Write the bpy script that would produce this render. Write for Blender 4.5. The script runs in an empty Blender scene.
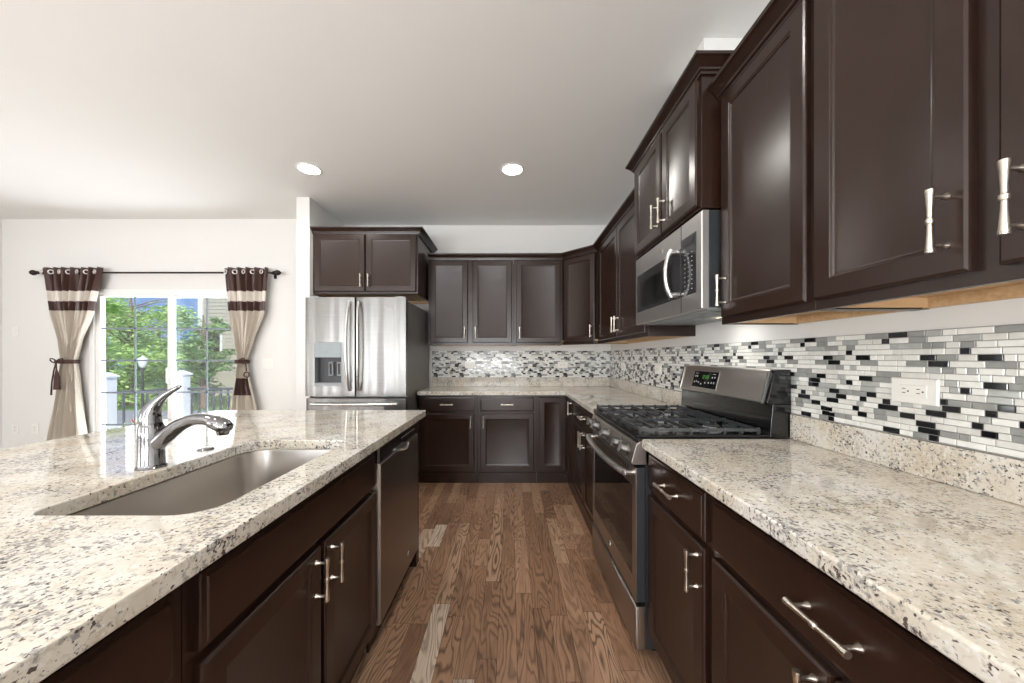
import bpy, bmesh, math, random
from math import pi, sin, cos, radians as R
from mathutils import Vector, Matrix, noise as mnoise

random.seed(7)
S = bpy.context.scene
COL = S.collection

# ------------------------------------------------------------------ camera
CAM_H = 1.25
cam_d = bpy.data.cameras.new('camera')
cam_d.sensor_width = 36.0
cam_d.lens = 345.0 / 1024.0 * 36.0
cam_d.shift_x = 0.00146
cam_d.shift_y = 0.0156
cam_d.clip_start = 0.02
cam = bpy.data.objects.new('camera', cam_d)
cam.location = (0, 0, CAM_H)
cam.rotation_euler = (R(90), 0, 0)
COL.objects.link(cam)
S.camera = cam

# ------------------------------------------------------------------ colour management
S.view_settings.view_transform = 'Standard'
S.view_settings.look = 'None'
S.view_settings.gamma = 1.0
S.view_settings.use_curve_mapping = False
S.view_settings.exposure = 0.0

# ------------------------------------------------------------------ key dimensions (metres; camera at x=0, y=0)
XW = 1.176            # right wall
YW = 4.06             # kitchen back wall
YD = 3.87             # dining room back wall with the sliding door
XL = -5.70            # dining room left wall
YR = -3.6             # wall behind the camera
CEIL = 2.804
YN, YF = 1.428, 2.187  # near and far side of range / microwave
CT = 0.914

# ------------------------------------------------------------------ sky, sun, area lights
W = bpy.data.worlds.new('sky')
S.world = W
W.use_nodes = True
nt = W.node_tree
nt.nodes.clear()
wo = nt.nodes.new('ShaderNodeOutputWorld')
bg = nt.nodes.new('ShaderNodeBackground')
tc = nt.nodes.new('ShaderNodeTexCoord')
nz = nt.nodes.new('ShaderNodeTexNoise')
nz.inputs['Scale'].default_value = 3.5
nz.inputs['Detail'].default_value = 6
rp = nt.nodes.new('ShaderNodeValToRGB')
rp.color_ramp.elements[0].position = 0.46
rp.color_ramp.elements[0].color = (0.13, 0.30, 0.72, 1)
rp.color_ramp.elements[1].position = 0.66
rp.color_ramp.elements[1].color = (0.80, 0.86, 0.95, 1)
nt.links.new(tc.outputs['Generated'], nz.inputs['Vector'])
nt.links.new(nz.outputs['Fac'], rp.inputs['Fac'])
nt.links.new(rp.outputs['Color'], bg.inputs['Color'])
bg.inputs['Strength'].default_value = 1.15
nt.links.new(bg.outputs['Background'], wo.inputs['Surface'])


def light(name, kind, loc, rot, energy, color=(1, 1, 1), **kw):
    d = bpy.data.lights.new(name, kind)
    d.energy = energy
    d.color = color
    for k, v in kw.items():
        setattr(d, k, v)
    o = bpy.data.objects.new(name, d)
    o.location = loc
    o.rotation_euler = rot
    COL.objects.link(o)
    return o


light('sun', 'SUN', (6, -8, 12), (R(50), 0, R(30)), 5.0, (1.0, 0.97, 0.91), angle=0.02)
# fill lamps added at unseen rear windows: one level, one tilted up at the ceiling
for wx in (-3.4, -0.6):
    light('rear_fill_light', 'AREA', (wx, YR + 0.03, 1.45), (R(95), 0, 0), 42, (0.975, 0.99, 1.0),
          shape='RECTANGLE', size=1.7, size_y=1.6)
    light('rear_ceiling_fill', 'AREA', (wx, YR + 0.04, 1.0), (R(142), 0, 0), 112, (0.975, 0.99, 1.0),
          shape='RECTANGLE', size=1.7, size_y=0.7)
# fill lamps added by the windowless left wall, one tilted up at the ceiling
light('side_fill_light', 'AREA', (XL + 0.03, -1.0, 1.45), (0, R(-100), 0), 38, (0.975, 0.99, 1.0),
      shape='RECTANGLE', size=1.6, size_y=2.2)
light('side_ceiling_fill', 'AREA', (XL + 0.04, -1.0, 1.0), (0, R(-140), 0), 58, (0.975, 0.99, 1.0),
      shape='RECTANGLE', size=0.7, size_y=2.2)
# daylight at the sliding door, plus an added upward fill for the ceiling
light('patio_door_daylight', 'AREA', (-3.85, YD + 0.30, 1.05), (R(-90), 0, 0), 30, (0.98, 0.99, 1.0),
      shape='RECTANGLE', size=1.6, size_y=1.8)
light('patio_ceiling_fill', 'AREA', (-3.85, YD + 0.32, 0.5), (R(-140), 0, 0), 38, (0.98, 0.99, 1.0),
      shape='RECTANGLE', size=1.6, size_y=0.8)

# ------------------------------------------------------------------ mesh helpers


class MB:
    """collects geometry; build() links it as ONE mesh object"""

    def __init__(s):
        s.v = []
        s.f = []
        s.m = []

    def add(s, verts, faces, mi=0):
        b = len(s.v)
        s.v += [tuple(p) for p in verts]
        for f in faces:
            s.f.append([b + i for i in f])
            s.m.append(mi)
        return s

    def box(s, x0, x1, y0, y1, z0, z1, mi=0):
        v = [(x0, y0, z0), (x1, y0, z0), (x1, y1, z0), (x0, y1, z0),
             (x0, y0, z1), (x1, y0, z1), (x1, y1, z1), (x0, y1, z1)]
        return s.add(v, [(0, 3, 2, 1), (4, 5, 6, 7), (0, 1, 5, 4), (1, 2, 6, 5), (2, 3, 7, 6), (3, 0, 4, 7)], mi)

    def rings(s, rings, cap0=True, cap1=True, closed=False, mi=0):
        n = len(rings[0])
        v = [p for r in rings for p in r]
        f = []
        m = len(rings)
        for i in range(m if closed else m - 1):
            j = (i + 1) % m
            for k in range(n):
                l = (k + 1) % n
                f.append((i * n + k, i * n + l, j * n + l, j * n + k))
        if not closed:
            if cap0:
                f.append(tuple(range(n - 1, -1, -1)))
            if cap1:
                f.append(tuple((m - 1) * n + k for k in range(n)))
        return s.add(v, f, mi)

    def nested(s, w, h, loops, x0=0, z0=0, mi=0):
        """rectangular loops (inset, y) in the xz plane: doors and drawer fronts"""
        rs = []
        for ins, y in loops:
            rs.append([(x0 + ins, y, z0 + ins), (x0 + w - ins, y, z0 + ins),
                       (x0 + w - ins, y, z0 + h - ins), (x0 + ins, y, z0 + h - ins)])
        return s.rings(rs, mi=mi)

    def lathe(s, prof, c=(0, 0, 0), axis='z', seg=20, mi=0):
        rs = []
        for r, h in prof:
            ring = []
            for k in range(seg):
                a = 2 * pi * k / seg
                p = (r * cos(a), r * sin(a), h)
                if axis == 'x':
                    p = (p[2], p[0], p[1])
                elif axis == 'y':
                    p = (p[0], p[2], p[1])
                ring.append((p[0] + c[0], p[1] + c[1], p[2] + c[2]))
            rs.append(ring)
        return s.rings(rs, mi=mi)

    def tube(s, pts, rad, seg=12, mi=0, flat=1.0, up=(0, 0, 1)):
        pts = [Vector(p) for p in pts]
        n = len(pts)
        rs = []
        for i, p in enumerate(pts):
            t = (pts[min(i + 1, n - 1)] - pts[max(i - 1, 0)]).normalized()
            u = Vector(up)
            if abs(t.dot(u)) > 0.95:
                u = Vector((1, 0, 0)) if abs(t.x) < 0.9 else Vector((0, 1, 0))
            a = t.cross(u).normalized()
            b = a.cross(t).normalized()
            r = rad[i] if isinstance(rad, (list, tuple)) else rad
            rs.append([p + a * (r * cos(2 * pi * k / seg)) + b * (r * flat * sin(2 * pi * k / seg)) for k in range(seg)])
        return s.rings(rs, mi=mi)

    def torus(s, c, R0, r, axis='z', seg=24, sub=8, mi=0):
        rs = []
        for i in range(seg):
            a = 2 * pi * i / seg
            ring = []
            for k in range(sub):
                b = 2 * pi * k / sub
                q = R0 + r * cos(b)
                p = (q * cos(a), q * sin(a), r * sin(b))
                if axis == 'x':
                    p = (p[2], p[0], p[1])
                elif axis == 'y':
                    p = (p[0], p[2], p[1])
                ring.append((p[0] + c[0], p[1] + c[1], p[2] + c[2]))
            rs.append(ring)
        return s.rings(rs, closed=True, mi=mi)

    def prism(s, poly, h0, h1, axis='z', mi=0):
        def P(a, b, h):
            if axis == 'z':
                return (a, b, h)
            if axis == 'x':
                return (h, a, b)
            return (a, h, b)
        return s.rings([[P(a, b, h0) for a, b in poly], [P(a, b, h1) for a, b in poly]], mi=mi)

    def sweep(s, path, prof, mi=0):
        """profile (out, z) swept along an xy path with mitred corners; 'out' is to the right of travel"""
        rs = []
        n = len(path)
        for i, p in enumerate(path):
            p = Vector(p)
            ds = []
            if i > 0:
                ds.append((p - Vector(path[i - 1])).normalized())
            if i < n - 1:
                ds.append((Vector(path[i + 1]) - p).normalized())
            ns = [Vector((d.y, -d.x)) for d in ds]
            if len(ns) == 2:
                m = (ns[0] + ns[1]).normalized()
                m = m / max(0.3, m.dot(ns[0]))
            else:
                m = ns[0]
            rs.append([(p.x + m.x * o, p.y + m.y * o, z) for o, z in prof])
        return s.rings(rs, mi=mi)

    def build(s, name, mat, parent=None, loc=(0, 0, 0), rot=(0, 0, 0), bevel=0.0, seg=2, ang=35, smooth=True, fix=True):
        me = bpy.data.meshes.new(name)
        me.from_pydata(s.v, [], s.f)
        mats = mat if isinstance(mat, (list, tuple)) else [mat]
        for m in mats:
            me.materials.append(m)
        if len(mats) > 1:
            me.polygons.foreach_set('material_index', s.m)
        if fix:
            bm = bmesh.new()
            bm.from_mesh(me)
            bmesh.ops.recalc_face_normals(bm, faces=bm.faces)
            bm.to_mesh(me)
            bm.free()
        if smooth:
            me.polygons.foreach_set('use_smooth', [True] * len(me.polygons))
            me.set_sharp_from_angle(angle=R(ang))
        me.update()
        o = bpy.data.objects.new(name, me)
        COL.objects.link(o)
        o.location = loc
        o.rotation_euler = rot
        if parent is not None:
            o.parent = parent
        if bevel > 0:
            b = o.modifiers.new('edge', 'BEVEL')
            b.width = bevel
            b.segments = seg
            b.limit_method = 'ANGLE'
            b.angle_limit = R(40)
            b.harden_normals = True
        return o


def B(x0, x1, y0, y1, z0, z1):
    return MB().box(x0, x1, y0, y1, z0, z1)


def rrect(x0, x1, y0, y1, r, n=8):
    """rounded rectangle, counter-clockwise; r is a scalar or 4 radii (x0y0, x1y0, x1y1, x0y1)"""
    if not isinstance(r, (list, tuple)):
        r = [r] * 4
    out = []
    for (cx, cy, a0, q) in ((x0 + r[0], y0 + r[0], 180, r[0]), (x1 - r[1], y0 + r[1], 270, r[1]),
                            (x1 - r[2], y1 - r[2], 0, r[2]), (x0 + r[3], y1 - r[3], 90, r[3])):
        for k in range(n + 1):
            a = R(a0 + 90 * k / n)
            out.append((cx + q * cos(a), cy + q * sin(a)))
    return out


def tag(o, label=None, cat=None, group=None, kind=None):
    if label:
        o['label'] = label
    if cat:
        o['category'] = cat
    if group:
        o['group'] = group
    if kind:
        o['kind'] = kind
    return o


def thing(name, label, cat, loc=(0, 0, 0), rz=0.0, group=None):
    o = bpy.data.objects.new(name, None)
    o.empty_display_size = 0.1
    COL.objects.link(o)
    o.location = loc
    o.rotation_euler = (0, 0, rz)
    return tag(o, label, cat, group)


def struct(o, label=None):
    o['kind'] = 'structure'
    if label:
        o['label'] = label
    return o


def sub(o, label):
    o['label'] = label
    return o

# ------------------------------------------------------------------ materials


def lin(c):
    f = lambda u: u / 12.92 if u <= 0.04045 else ((u + 0.055) / 1.055) ** 2.4
    return tuple(f(x / 255.0) for x in c) + (1.0,)


class Mat:
    def __init__(s, name):
        s.m = bpy.data.materials.new(name)
        s.m.use_nodes = True
        s.t = s.m.node_tree
        s.b = s.t.nodes['Principled BSDF']

    def n(s, typ, **kw):
        nd = s.t.nodes.new(typ)
        for k, v in kw.items():
            if k in nd.inputs:
                nd.inputs[k].default_value = v
            else:
                setattr(nd, k, v)
        return nd

    def l(s, a, b):
        s.t.links.new(a, b)

    def coords(s, scale=(1, 1, 1), kind='Object'):
        tcn = s.n('ShaderNodeTexCoord')
        mp = s.n('ShaderNodeMapping')
        mp.inputs['Scale'].default_value = scale
        s.l(tcn.outputs[kind], mp.inputs['Vector'])
        return mp.outputs['Vector']

    def noise(s, vec, scale, detail=3, rough=0.55, dist=0.0):
        q = s.n('ShaderNodeTexNoise')
        q.inputs['Scale'].default_value = scale
        q.inputs['Detail'].default_value = detail
        q.inputs['Roughness'].default_value = rough
        q.inputs['Distortion'].default_value = dist
        s.l(vec, q.inputs['Vector'])
        return q.outputs['Fac']

    def ramp(s, fac, stops, interp='LINEAR'):
        q = s.n('ShaderNodeValToRGB')
        cr = q.color_ramp
        cr.interpolation = interp
        while len(cr.elements) < len(stops):
            cr.elements.new(0.5)
        for e, (p, c) in zip(cr.elements, stops):
            e.position = p
            e.color = c if len(c) == 4 else tuple(c) + (1,)
        s.l(fac, q.inputs['Fac'])
        return q.outputs['Color']

    def mix(s, fac, a, b, mode='MIX'):
        q = s.n('ShaderNodeMix')
        q.data_type = 'RGBA'
        q.blend_type = mode
        for val, idx in ((fac, 0), (a, 6), (b, 7)):
            if hasattr(val, 'is_linked') or hasattr(val, 'links'):
                s.l(val, q.inputs[idx])
            else:
                q.inputs[idx].default_value = val
        return q.outputs[2]

    def math(s, op, a, b=0.0):
        q = s.n('ShaderNodeMath')
        q.operation = op
        for i, v in enumerate((a, b)):
            if hasattr(v, 'links'):
                s.l(v, q.inputs[i])
            else:
                q.inputs[i].default_value = v
        return q.outputs[0]

    def bump(s, fac, strength=0.2, dist=0.002):
        q = s.n('ShaderNodeBump')
        q.inputs['Strength'].default_value = strength
        q.inputs['Distance'].default_value = dist
        s.l(fac, q.inputs['Height'])
        s.l(q.outputs['Normal'], s.b.inputs['Normal'])


def plain(name, rgb, rough=0.5, metal=0.0, spec=0.5, var=0.04, scale=30.0, coat=0.0, bump=0.0):
    m = Mat(name)
    base = lin(rgb)
    v = m.coords()
    f = m.noise(v, scale, 3)
    lo = tuple(max(0, c * (1 - var)) for c in base[:3]) + (1,)
    hi = tuple(min(1, c * (1 + var)) for c in base[:3]) + (1,)
    m.l(m.ramp(f, [(0.3, lo), (0.7, hi)]), m.b.inputs['Base Color'])
    m.b.inputs['Roughness'].default_value = rough
    m.b.inputs['Metallic'].default_value = metal
    m.b.inputs['Specular IOR Level'].default_value = spec
    m.b.inputs['Coat Weight'].default_value = coat
    if bump:
        m.bump(f, bump)
    return m.m


def mat_wall(name, rgb):
    m = Mat(name)
    v = m.coords()
    f = m.noise(v, 180, 2)
    c = lin(rgb)
    m.l(m.ramp(m.noise(v, 1.5, 2), [(0.3, tuple(x * 0.985 for x in c[:3])), (0.7, c)]), m.b.inputs['Base Color'])
    m.b.inputs['Roughness'].default_value = 0.75
    m.b.inputs['Specular IOR Level'].default_value = 0.25
    m.bump(f, 0.05, 0.001)
    return m.m


def mat_cabinet():
    m = Mat('espresso_wood')
    v = m.coords((9, 9, 1.0))
    g = m.noise(v, 6, 5, 0.6, 0.4)
    v2 = m.coords()
    g2 = m.noise(v2, 5, 3)
    c1 = m.ramp(g, [(0.25, lin((35, 19, 13))), (0.75, lin((44, 26, 18)))])
    c2 = m.ramp(g2, [(0.3, (0.92, 0.92, 0.92)), (0.7, (1.08, 1.07, 1.07))])
    m.l(m.mix(1.0, c1, c2, 'MULTIPLY'), m.b.inputs['Base Color'])
    m.b.inputs['Roughness'].default_value = 0.27
    m.b.inputs['Specular IOR Level'].default_value = 0.58
    return m.m


def mat_raw_wood():
    m = Mat('raw_maple')
    v = m.coords((12, 1.2, 12))
    g = m.noise(v, 5, 4, 0.6, 0.5)
    m.l(m.ramp(g, [(0.3, lin((186, 150, 108))), (0.7, lin((210, 178, 138)))]), m.b.inputs['Base Color'])
    m.b.inputs['Roughness'].default_value = 0.5
    return m.m


def mat_granite():
    m = Mat('granite')
    v = m.coords()
    big = m.noise(v, 6, 4, 0.6)
    base = m.ramp(big, [(0.32, lin((203, 192, 173))), (0.5, lin((215, 208, 195))), (0.68, lin((220, 217, 211)))])
    cl = m.noise(v, 10, 3, 0.6)
    clo = m.math('MULTIPLY', m.math('SUBTRACT', cl, 0.5), 0.45)
    med = m.noise(v, 52, 5, 0.68, 0.4)
    tan = m.ramp(med, [(0.52, (0, 0, 0)), (0.66, (0.6, 0.6, 0.6))])
    c = m.mix(tan, base, lin((176, 161, 138)))
    wsp = m.noise(v, 75, 4, 0.65)
    wm = m.ramp(wsp, [(0.54, (0, 0, 0)), (0.66, (0.8, 0.8, 0.8))])
    c = m.mix(wm, c, lin((228, 226, 221)))
    gr = m.noise(v, 85, 4, 0.66, 0.3)
    gm = m.ramp(m.math('ADD', gr, clo), [(0.545, (0, 0, 0)), (0.64, (0.85, 0.85, 0.85))])
    c = m.mix(gm, c, lin((136, 133, 131)))
    sp = m.noise(v, 130, 2, 0.5, 0.2)
    sm = m.ramp(m.math('ADD', sp, m.math('MULTIPLY', clo, 0.7)), [(0.61, (0, 0, 0)), (0.66, (0.92, 0.92, 0.92))])
    c = m.mix(sm, c, lin((66, 54, 52)))
    m.l(c, m.b.inputs['Base Color'])
    m.b.inputs['Roughness'].default_value = 0.05
    m.b.inputs['Specular IOR Level'].default_value = 0.5
    return m.m


def mat_floor():
    m = Mat('oak_planks')
    at = m.n('ShaderNodeAttribute')
    at.attribute_name = 'plank'
    sep = m.n('ShaderNodeSeparateColor')
    m.l(at.outputs['Color'], sep.inputs['Color'])
    tcn = m.n('ShaderNodeTexCoord')
    off = m.n('ShaderNodeVectorMath', operation='MULTIPLY_ADD')
    m.l(at.outputs['Color'], off.inputs[0])
    off.inputs[1].default_value = (37, 61, 23)
    m.l(tcn.outputs['Object'], off.inputs[2])
    mp = m.n('ShaderNodeMapping')
    mp.inputs['Scale'].default_value = (7.0, 1.1, 1)
    m.l(off.outputs['Vector'], mp.inputs['Vector'])
    field = m.noise(mp.outputs['Vector'], 1.0, 3, 0.42, 0.35)
    lines = m.math('FRACT', m.math('MULTIPLY', field, 25.0))
    lm = m.ramp(lines, [(0.0, (0.55, 0.55, 0.55)), (0.12, (0.05, 0.05, 0.05)), (0.55, (0.1, 0.1, 0.1)), (0.84, (1, 1, 1)), (1.0, (0.55, 0.55, 0.55))])
    mp2 = m.n('ShaderNodeMapping')
    mp2.inputs['Scale'].default_value = (230.0, 9.0, 1)
    m.l(off.outputs['Vector'], mp2.inputs['Vector'])
    fine = m.noise(mp2.outputs['Vector'], 1.0, 3, 0.6)
    mp3 = m.n('ShaderNodeMapping')
    mp3.inputs['Scale'].default_value = (5.0, 2.0, 1)
    m.l(off.outputs['Vector'], mp3.inputs['Vector'])
    blot = m.noise(mp3.outputs['Vector'], 1.0, 3, 0.6)
    tone = m.ramp(sep.outputs['Red'], [(0.0, lin((132, 99, 77))), (0.35, lin((158, 122, 96))), (0.75, lin((172, 136, 109))),
                                       (0.93, lin((184, 150, 122))), (1.0, lin((212, 194, 174)))])
    amt = m.math('ADD', m.math('MULTIPLY', sep.outputs['Green'], 0.45), 0.35)
    c = m.mix(m.math('MULTIPLY', lm, amt), tone, lin((64, 47, 38)))
    c = m.mix(1.0, c, m.ramp(fine, [(0.35, (0.86, 0.85, 0.84)), (0.65, (1.06, 1.06, 1.06))]), 'MULTIPLY')
    c = m.mix(1.0, c, m.ramp(blot, [(0.30, (0.68, 0.66, 0.66)), (0.45, (1.0, 1.0, 1.0)), (0.8, (1.08, 1.08, 1.08))]), 'MULTIPLY')
    m.l(c, m.b.inputs['Base Color'])
    m.l(m.ramp(fine, [(0.3, (0.36, 0.36, 0.36)), (0.7, (0.26, 0.26, 0.26))]), m.b.inputs['Roughness'])
    m.b.inputs['Specular IOR Level'].default_value = 0.45
    m.bump(fine, 0.06, 0.001)
    return m.m


def mat_steel(name, rgb, rough=0.25, axis='z', var=0.10):
    m = Mat(name)
    sc = {'z': (1, 1, 160), 'x': (160, 160, 1), 'n': (6, 6, 6)}[axis]
    v = m.coords(sc)
    f = m.noise(v, 3, 3, 0.6)
    c = lin(rgb)
    m.l(m.ramp(f, [(0.3, tuple(x * (1 - var) for x in c[:3])), (0.7, c)]), m.b.inputs['Base Color'])
    m.b.inputs['Metallic'].default_value = 1.0
    k = 0.03 if axis == 'n' else 0.12
    m.l(m.ramp(f, [(0.3, (rough * (1 - k),) * 3), (0.7, (rough * (1 + k),) * 3)]), m.b.inputs['Roughness'])
    return m.m


def mat_fridge_steel():
    m = Mat('fridge_steel')
    v = m.coords((1, 1, 160))
    f = m.noise(v, 3, 3, 0.6)
    m.l(m.ramp(f, [(0.3, lin((124, 123, 121))), (0.7, lin((136, 135, 133)))]), m.b.inputs['Base Color'])
    m.b.inputs['Metallic'].default_value = 1.0
    m.b.inputs['Roughness'].default_value = 0.33
    w = m.noise(m.coords((6.5, 6.5, 0.6)), 1.0, 1, 0.5)      # gentle ripples of the sheet metal
    m.bump(w, 1.0, 0.035)
    return m.m


def mat_glass(name, tint=(0.97, 0.99, 0.98, 1), refl=0.08):
    m = Mat(name)
    out = m.t.nodes['Material Output']
    tr = m.n('ShaderNodeBsdfTransparent')
    tr.inputs['Color'].default_value = tint
    gl = m.n('ShaderNodeBsdfGlossy')
    gl.inputs['Roughness'].default_value = 0.02
    mx = m.n('ShaderNodeMixShader')
    mx.inputs[0].default_value = refl
    m.l(tr.outputs[0], mx.inputs[1])
    m.l(gl.outputs[0], mx.inputs[2])
    m.l(mx.outputs[0], out.inputs['Surface'])
    return m.m


def mat_emit(name, rgb, strength):
    m = Mat(name)
    m.b.inputs['Base Color'].default_value = lin(rgb)
    m.b.inputs['Emission Color'].default_value = lin(rgb)
    m.b.inputs['Emission Strength'].default_value = strength
    return m.m


def mat_curtain(name, patch):
    m = Mat(name)
    uv = m.n('ShaderNodeUVMap')
    uv.uv_map = 'UVMap'
    sp = m.n('ShaderNodeSeparateXYZ')
    m.l(uv.outputs['UV'], sp.inputs[0])
    brown, cream, beige = lin((70, 43, 37)), lin((222, 214, 203)), lin((198, 188, 174))
    # v is the height above the floor / 2.4 m
    c = m.ramp(sp.outputs['Y'], [(0.0, beige), (1.755 / 2.4, brown), (1.865 / 2.4, cream), (1.975 / 2.4, brown)], 'CONSTANT')
    if patch:
        a = m.ramp(sp.outputs['Y'], [(0.0, (0, 0, 0)), (0.83 / 2.4, (1, 1, 1)), (1.02 / 2.4, (0, 0, 0))], 'CONSTANT')
        b = m.ramp(sp.outputs['X'], [(0.0, (0, 0, 0)), (patch[0], (1, 1, 1)), (patch[1], (0, 0, 0))], 'CONSTANT')
        c = m.mix(m.mix(1.0, a, b, 'MULTIPLY'), c, brown)
    f = m.noise(m.coords((300, 300, 60)), 1.0, 2)
    c = m.mix(1.0, c, m.ramp(f, [(0.3, (0.9, 0.9, 0.9)), (0.7, (1.05, 1.05, 1.05))]), 'MULTIPLY')
    m.l(c, m.b.inputs['Base Color'])
    m.b.inputs['Roughness'].default_value = 0.36
    m.b.inputs['Sheen Weight'].default_value = 0.3
    return m.m


def mat_leaf(name, a, b):
    m = Mat(name)
    v = m.coords()
    f = m.noise(v, 2.2, 4)
    m.l(m.ramp(f, [(0.3, lin(a)), (0.7, lin(b))]), m.b.inputs['Base Color'])
    m.b.inputs['Roughness'].default_value = 0.5
    m.b.inputs['Subsurface Weight'].default_value = 0.0
    return m.m


M_WALL = mat_wall('wall_paint', (231, 230, 227))
M_CEIL = mat_wall('ceiling_paint', (240, 240, 238))
M_TRIM = plain('white_trim', (240, 240, 238), 0.35, var=0.01)
M_CAB = mat_cabinet()
M_RAW = mat_raw_wood()
M_GRAN = mat_granite()
M_FLOOR = mat_floor()
M_GAP = plain('plank_gap', (40, 26, 20), 0.8)
M_NICKEL = mat_steel('satin_nickel', (222, 214, 202), 0.28, 'n', 0.05)
M_CHROME = mat_steel('chrome', (140, 140, 143), 0.09, 'n', 0.03)
M_STEEL = mat_steel('range_steel', (206, 202, 197), 0.40, 'z', 0.05)
M_MWSTEEL = mat_steel('microwave_steel', (206, 204, 201), 0.38, 'z', 0.05)
M_DWSTEEL = mat_steel('dishwasher_steel', (152, 143, 136), 0.36, 'z', 0.05)
M_STEEL2 = mat_steel('oven_steel', (168, 160, 153), 0.33, 'z', 0.05)
M_KNOB = mat_steel('knob_steel', (112, 110, 108), 0.34, 'n', 0.03)
M_SINK = mat_steel('sink_steel', (186, 181, 175), 0.30, 'n', 0.02)
M_FRIDGE = mat_fridge_steel()
M_BRIGHT = mat_steel('bright_steel', (228, 227, 225), 0.28, 'n', 0.03)
M_FSIDE = plain('fridge_side_grey', (102, 100, 96), 0.28, bump=0.05, scale=300)
M_BLACK = plain('black_enamel', (16, 16, 17), 0.18, var=0.1, coat=0.3)
M_IRON = plain('cast_iron', (56, 58, 60), 0.26, var=0.2, scale=120, bump=0.15)
M_DKGREY = plain('dark_grey_metal', (46, 48, 51), 0.4)
M_BGLASS = plain('black_glass', (14, 14, 16), 0.05, var=0.1)
M_SMOKE = plain('smoked_glass', (46, 46, 48), 0.08, var=0.1)
M_PLASTIC = plain('white_plastic', (236, 234, 228), 0.35, var=0.01)
M_SLOT = plain('dark_slot', (40, 38, 36), 0.6)
M_GREYPL = plain('grey_plastic', (150, 154, 156), 0.35)
M_BRONZE = plain('oil_rubbed_bronze', (40, 31, 29), 0.35, metal=0.4)
M_TIE = plain('brown_cord', (66, 40, 36), 0.7)
M_GLASS = mat_glass('window_glass')
M_MUNTIN = plain('grey_grille', (132, 142, 150), 0.4)
M_LAMP = mat_emit('lamp_lens', (255, 250, 240), 14.0)
M_GREEN = mat_emit('green_digits', (80, 150, 66), 0.12)
M_MARK = plain('pale_print', (190, 190, 186), 0.5)
M_BADGE = plain('badge_silver', (214, 212, 208), 0.25, metal=0.6)
M_GROUT = plain('grey_grout', (152, 152, 149), 0.8)
T_WHITE = plain('tile_white_glass', (236, 236, 231), 0.12, var=0.05, scale=60)
T_PALE = plain('tile_pale_stone', (220, 219, 213), 0.3, var=0.08, scale=40)
T_GREY = plain('tile_grey_glass', (176, 178, 175), 0.12, var=0.10, scale=40)
T_MID = plain('tile_mid_grey', (148, 149, 146), 0.25, var=0.10, scale=40)
T_BLACK = plain('tile_black_glass', (24, 26, 28), 0.07, var=0.3, scale=70)
M_WLIGHT = mat_emit('cooktop_lamp', (255, 240, 200), 4.0)

# ------------------------------------------------------------------ room shell
# floor: one mesh of oak planks running away from the camera
fm = MB()
pv = []
pw = 0.083
x = XL
while x < XW + 0.15:
    y = YR - random.random()
    while y < YW:
        L = random.choice([0.35, 0.5, 0.65, 0.8, 0.95, 1.2]) * random.uniform(0.85, 1.15)
        if x < -2.4:
            L *= 1.6
        y0, y1 = max(y, YR), min(y + L, YW)
        if y1 > y0 + 0.01:
            g = 0.0006
            fm.add([(x + g, y0 + g, 0), (x + pw - g, y0 + g, 0), (x + pw - g, y1 - g, 0), (x + g, y1 - g, 0)], [(0, 1, 2, 3)], 0)
            pv.append((random.random(), random.random(), random.random()))
        y += L
    x += pw
npl = len(pv)
fm.box(XL - 0.1, XW + 0.1, YR - 0.1, YW + 0.1, -0.12, -0.0012, 1)
fo = fm.build('floor', [M_FLOOR, M_GAP], smooth=False, fix=False)
ca = fo.data.color_attributes.new('plank', 'FLOAT_COLOR', 'CORNER')
for p in fo.data.polygons:
    c = pv[p.index] if p.index < npl else (0, 0, 0)
    for li in p.loop_indices:
        ca.data[li].color = (*c, 1)
struct(fo, 'brown oak plank floor running between the island and the range wall')

struct(B(XL - 0.1, XW + 0.1, YR - 0.1, YW + 0.1, CEIL, CEIL + 0.12).build('ceiling', M_CEIL), 'smooth white flat ceiling')
struct(B(XW, XW + 0.12, YR, YW + 0.12, 0, CEIL).build('wall_right', M_WALL), 'white painted wall behind the range')
struct(B(-2.076, XW, YW, YW + 0.12, 0, CEIL).build('wall_back', M_WALL), 'white kitchen back wall above the cabinets')
struct(B(XL - 0.12, XL, YR, YD + 0.2, 0, CEIL).build('wall_left', M_WALL), 'white left wall of the dining area')
struct(B(-2.076, -1.950, 3.347, YW, 0, CEIL).build('wall_partition', M_WALL), 'short white stub wall left of the refrigerator')
# dining wall with door opening
DX0, DX1, DZ = -4.706, -2.985, 2.012
w = MB()
w.box(XL, DX0, YD, YD + 0.10, 0, CEIL)
w.box(DX1, -2.076, YD, YD + 0.10, 0, CEIL)
w.box(DX0, DX1, YD, YD + 0.10, DZ, CEIL)
struct(w.build('wall_dining', M_WALL, smooth=False), 'white dining wall around the sliding patio door')
# rear wall with two unseen windows, added for the light
w = MB()
xs = [XL, -4.25, -2.55, -1.45, 0.25, XW]
for a, b in ((0, 1), (2, 3), (4, 5)):
    w.box(xs[a], xs[b], YR - 0.12, YR, 0, CEIL)
for a, b in ((1, 2), (3, 4)):
    w.box(xs[a], xs[b], YR - 0.12, YR, 0, 0.65)
    w.box(xs[a], xs[b], YR - 0.12, YR, 2.25, CEIL)
struct(w.build('wall_rear', M_WALL, smooth=False), 'white wall behind the camera with two added windows')
# drywall duct chase above the over-range cabinet
struct(B(0.942, XW, 1.68, 1.95, 2.445, CEIL).build('wall_chase', M_WALL), 'small white boxed duct chase above the over-range cabinet')
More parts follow.
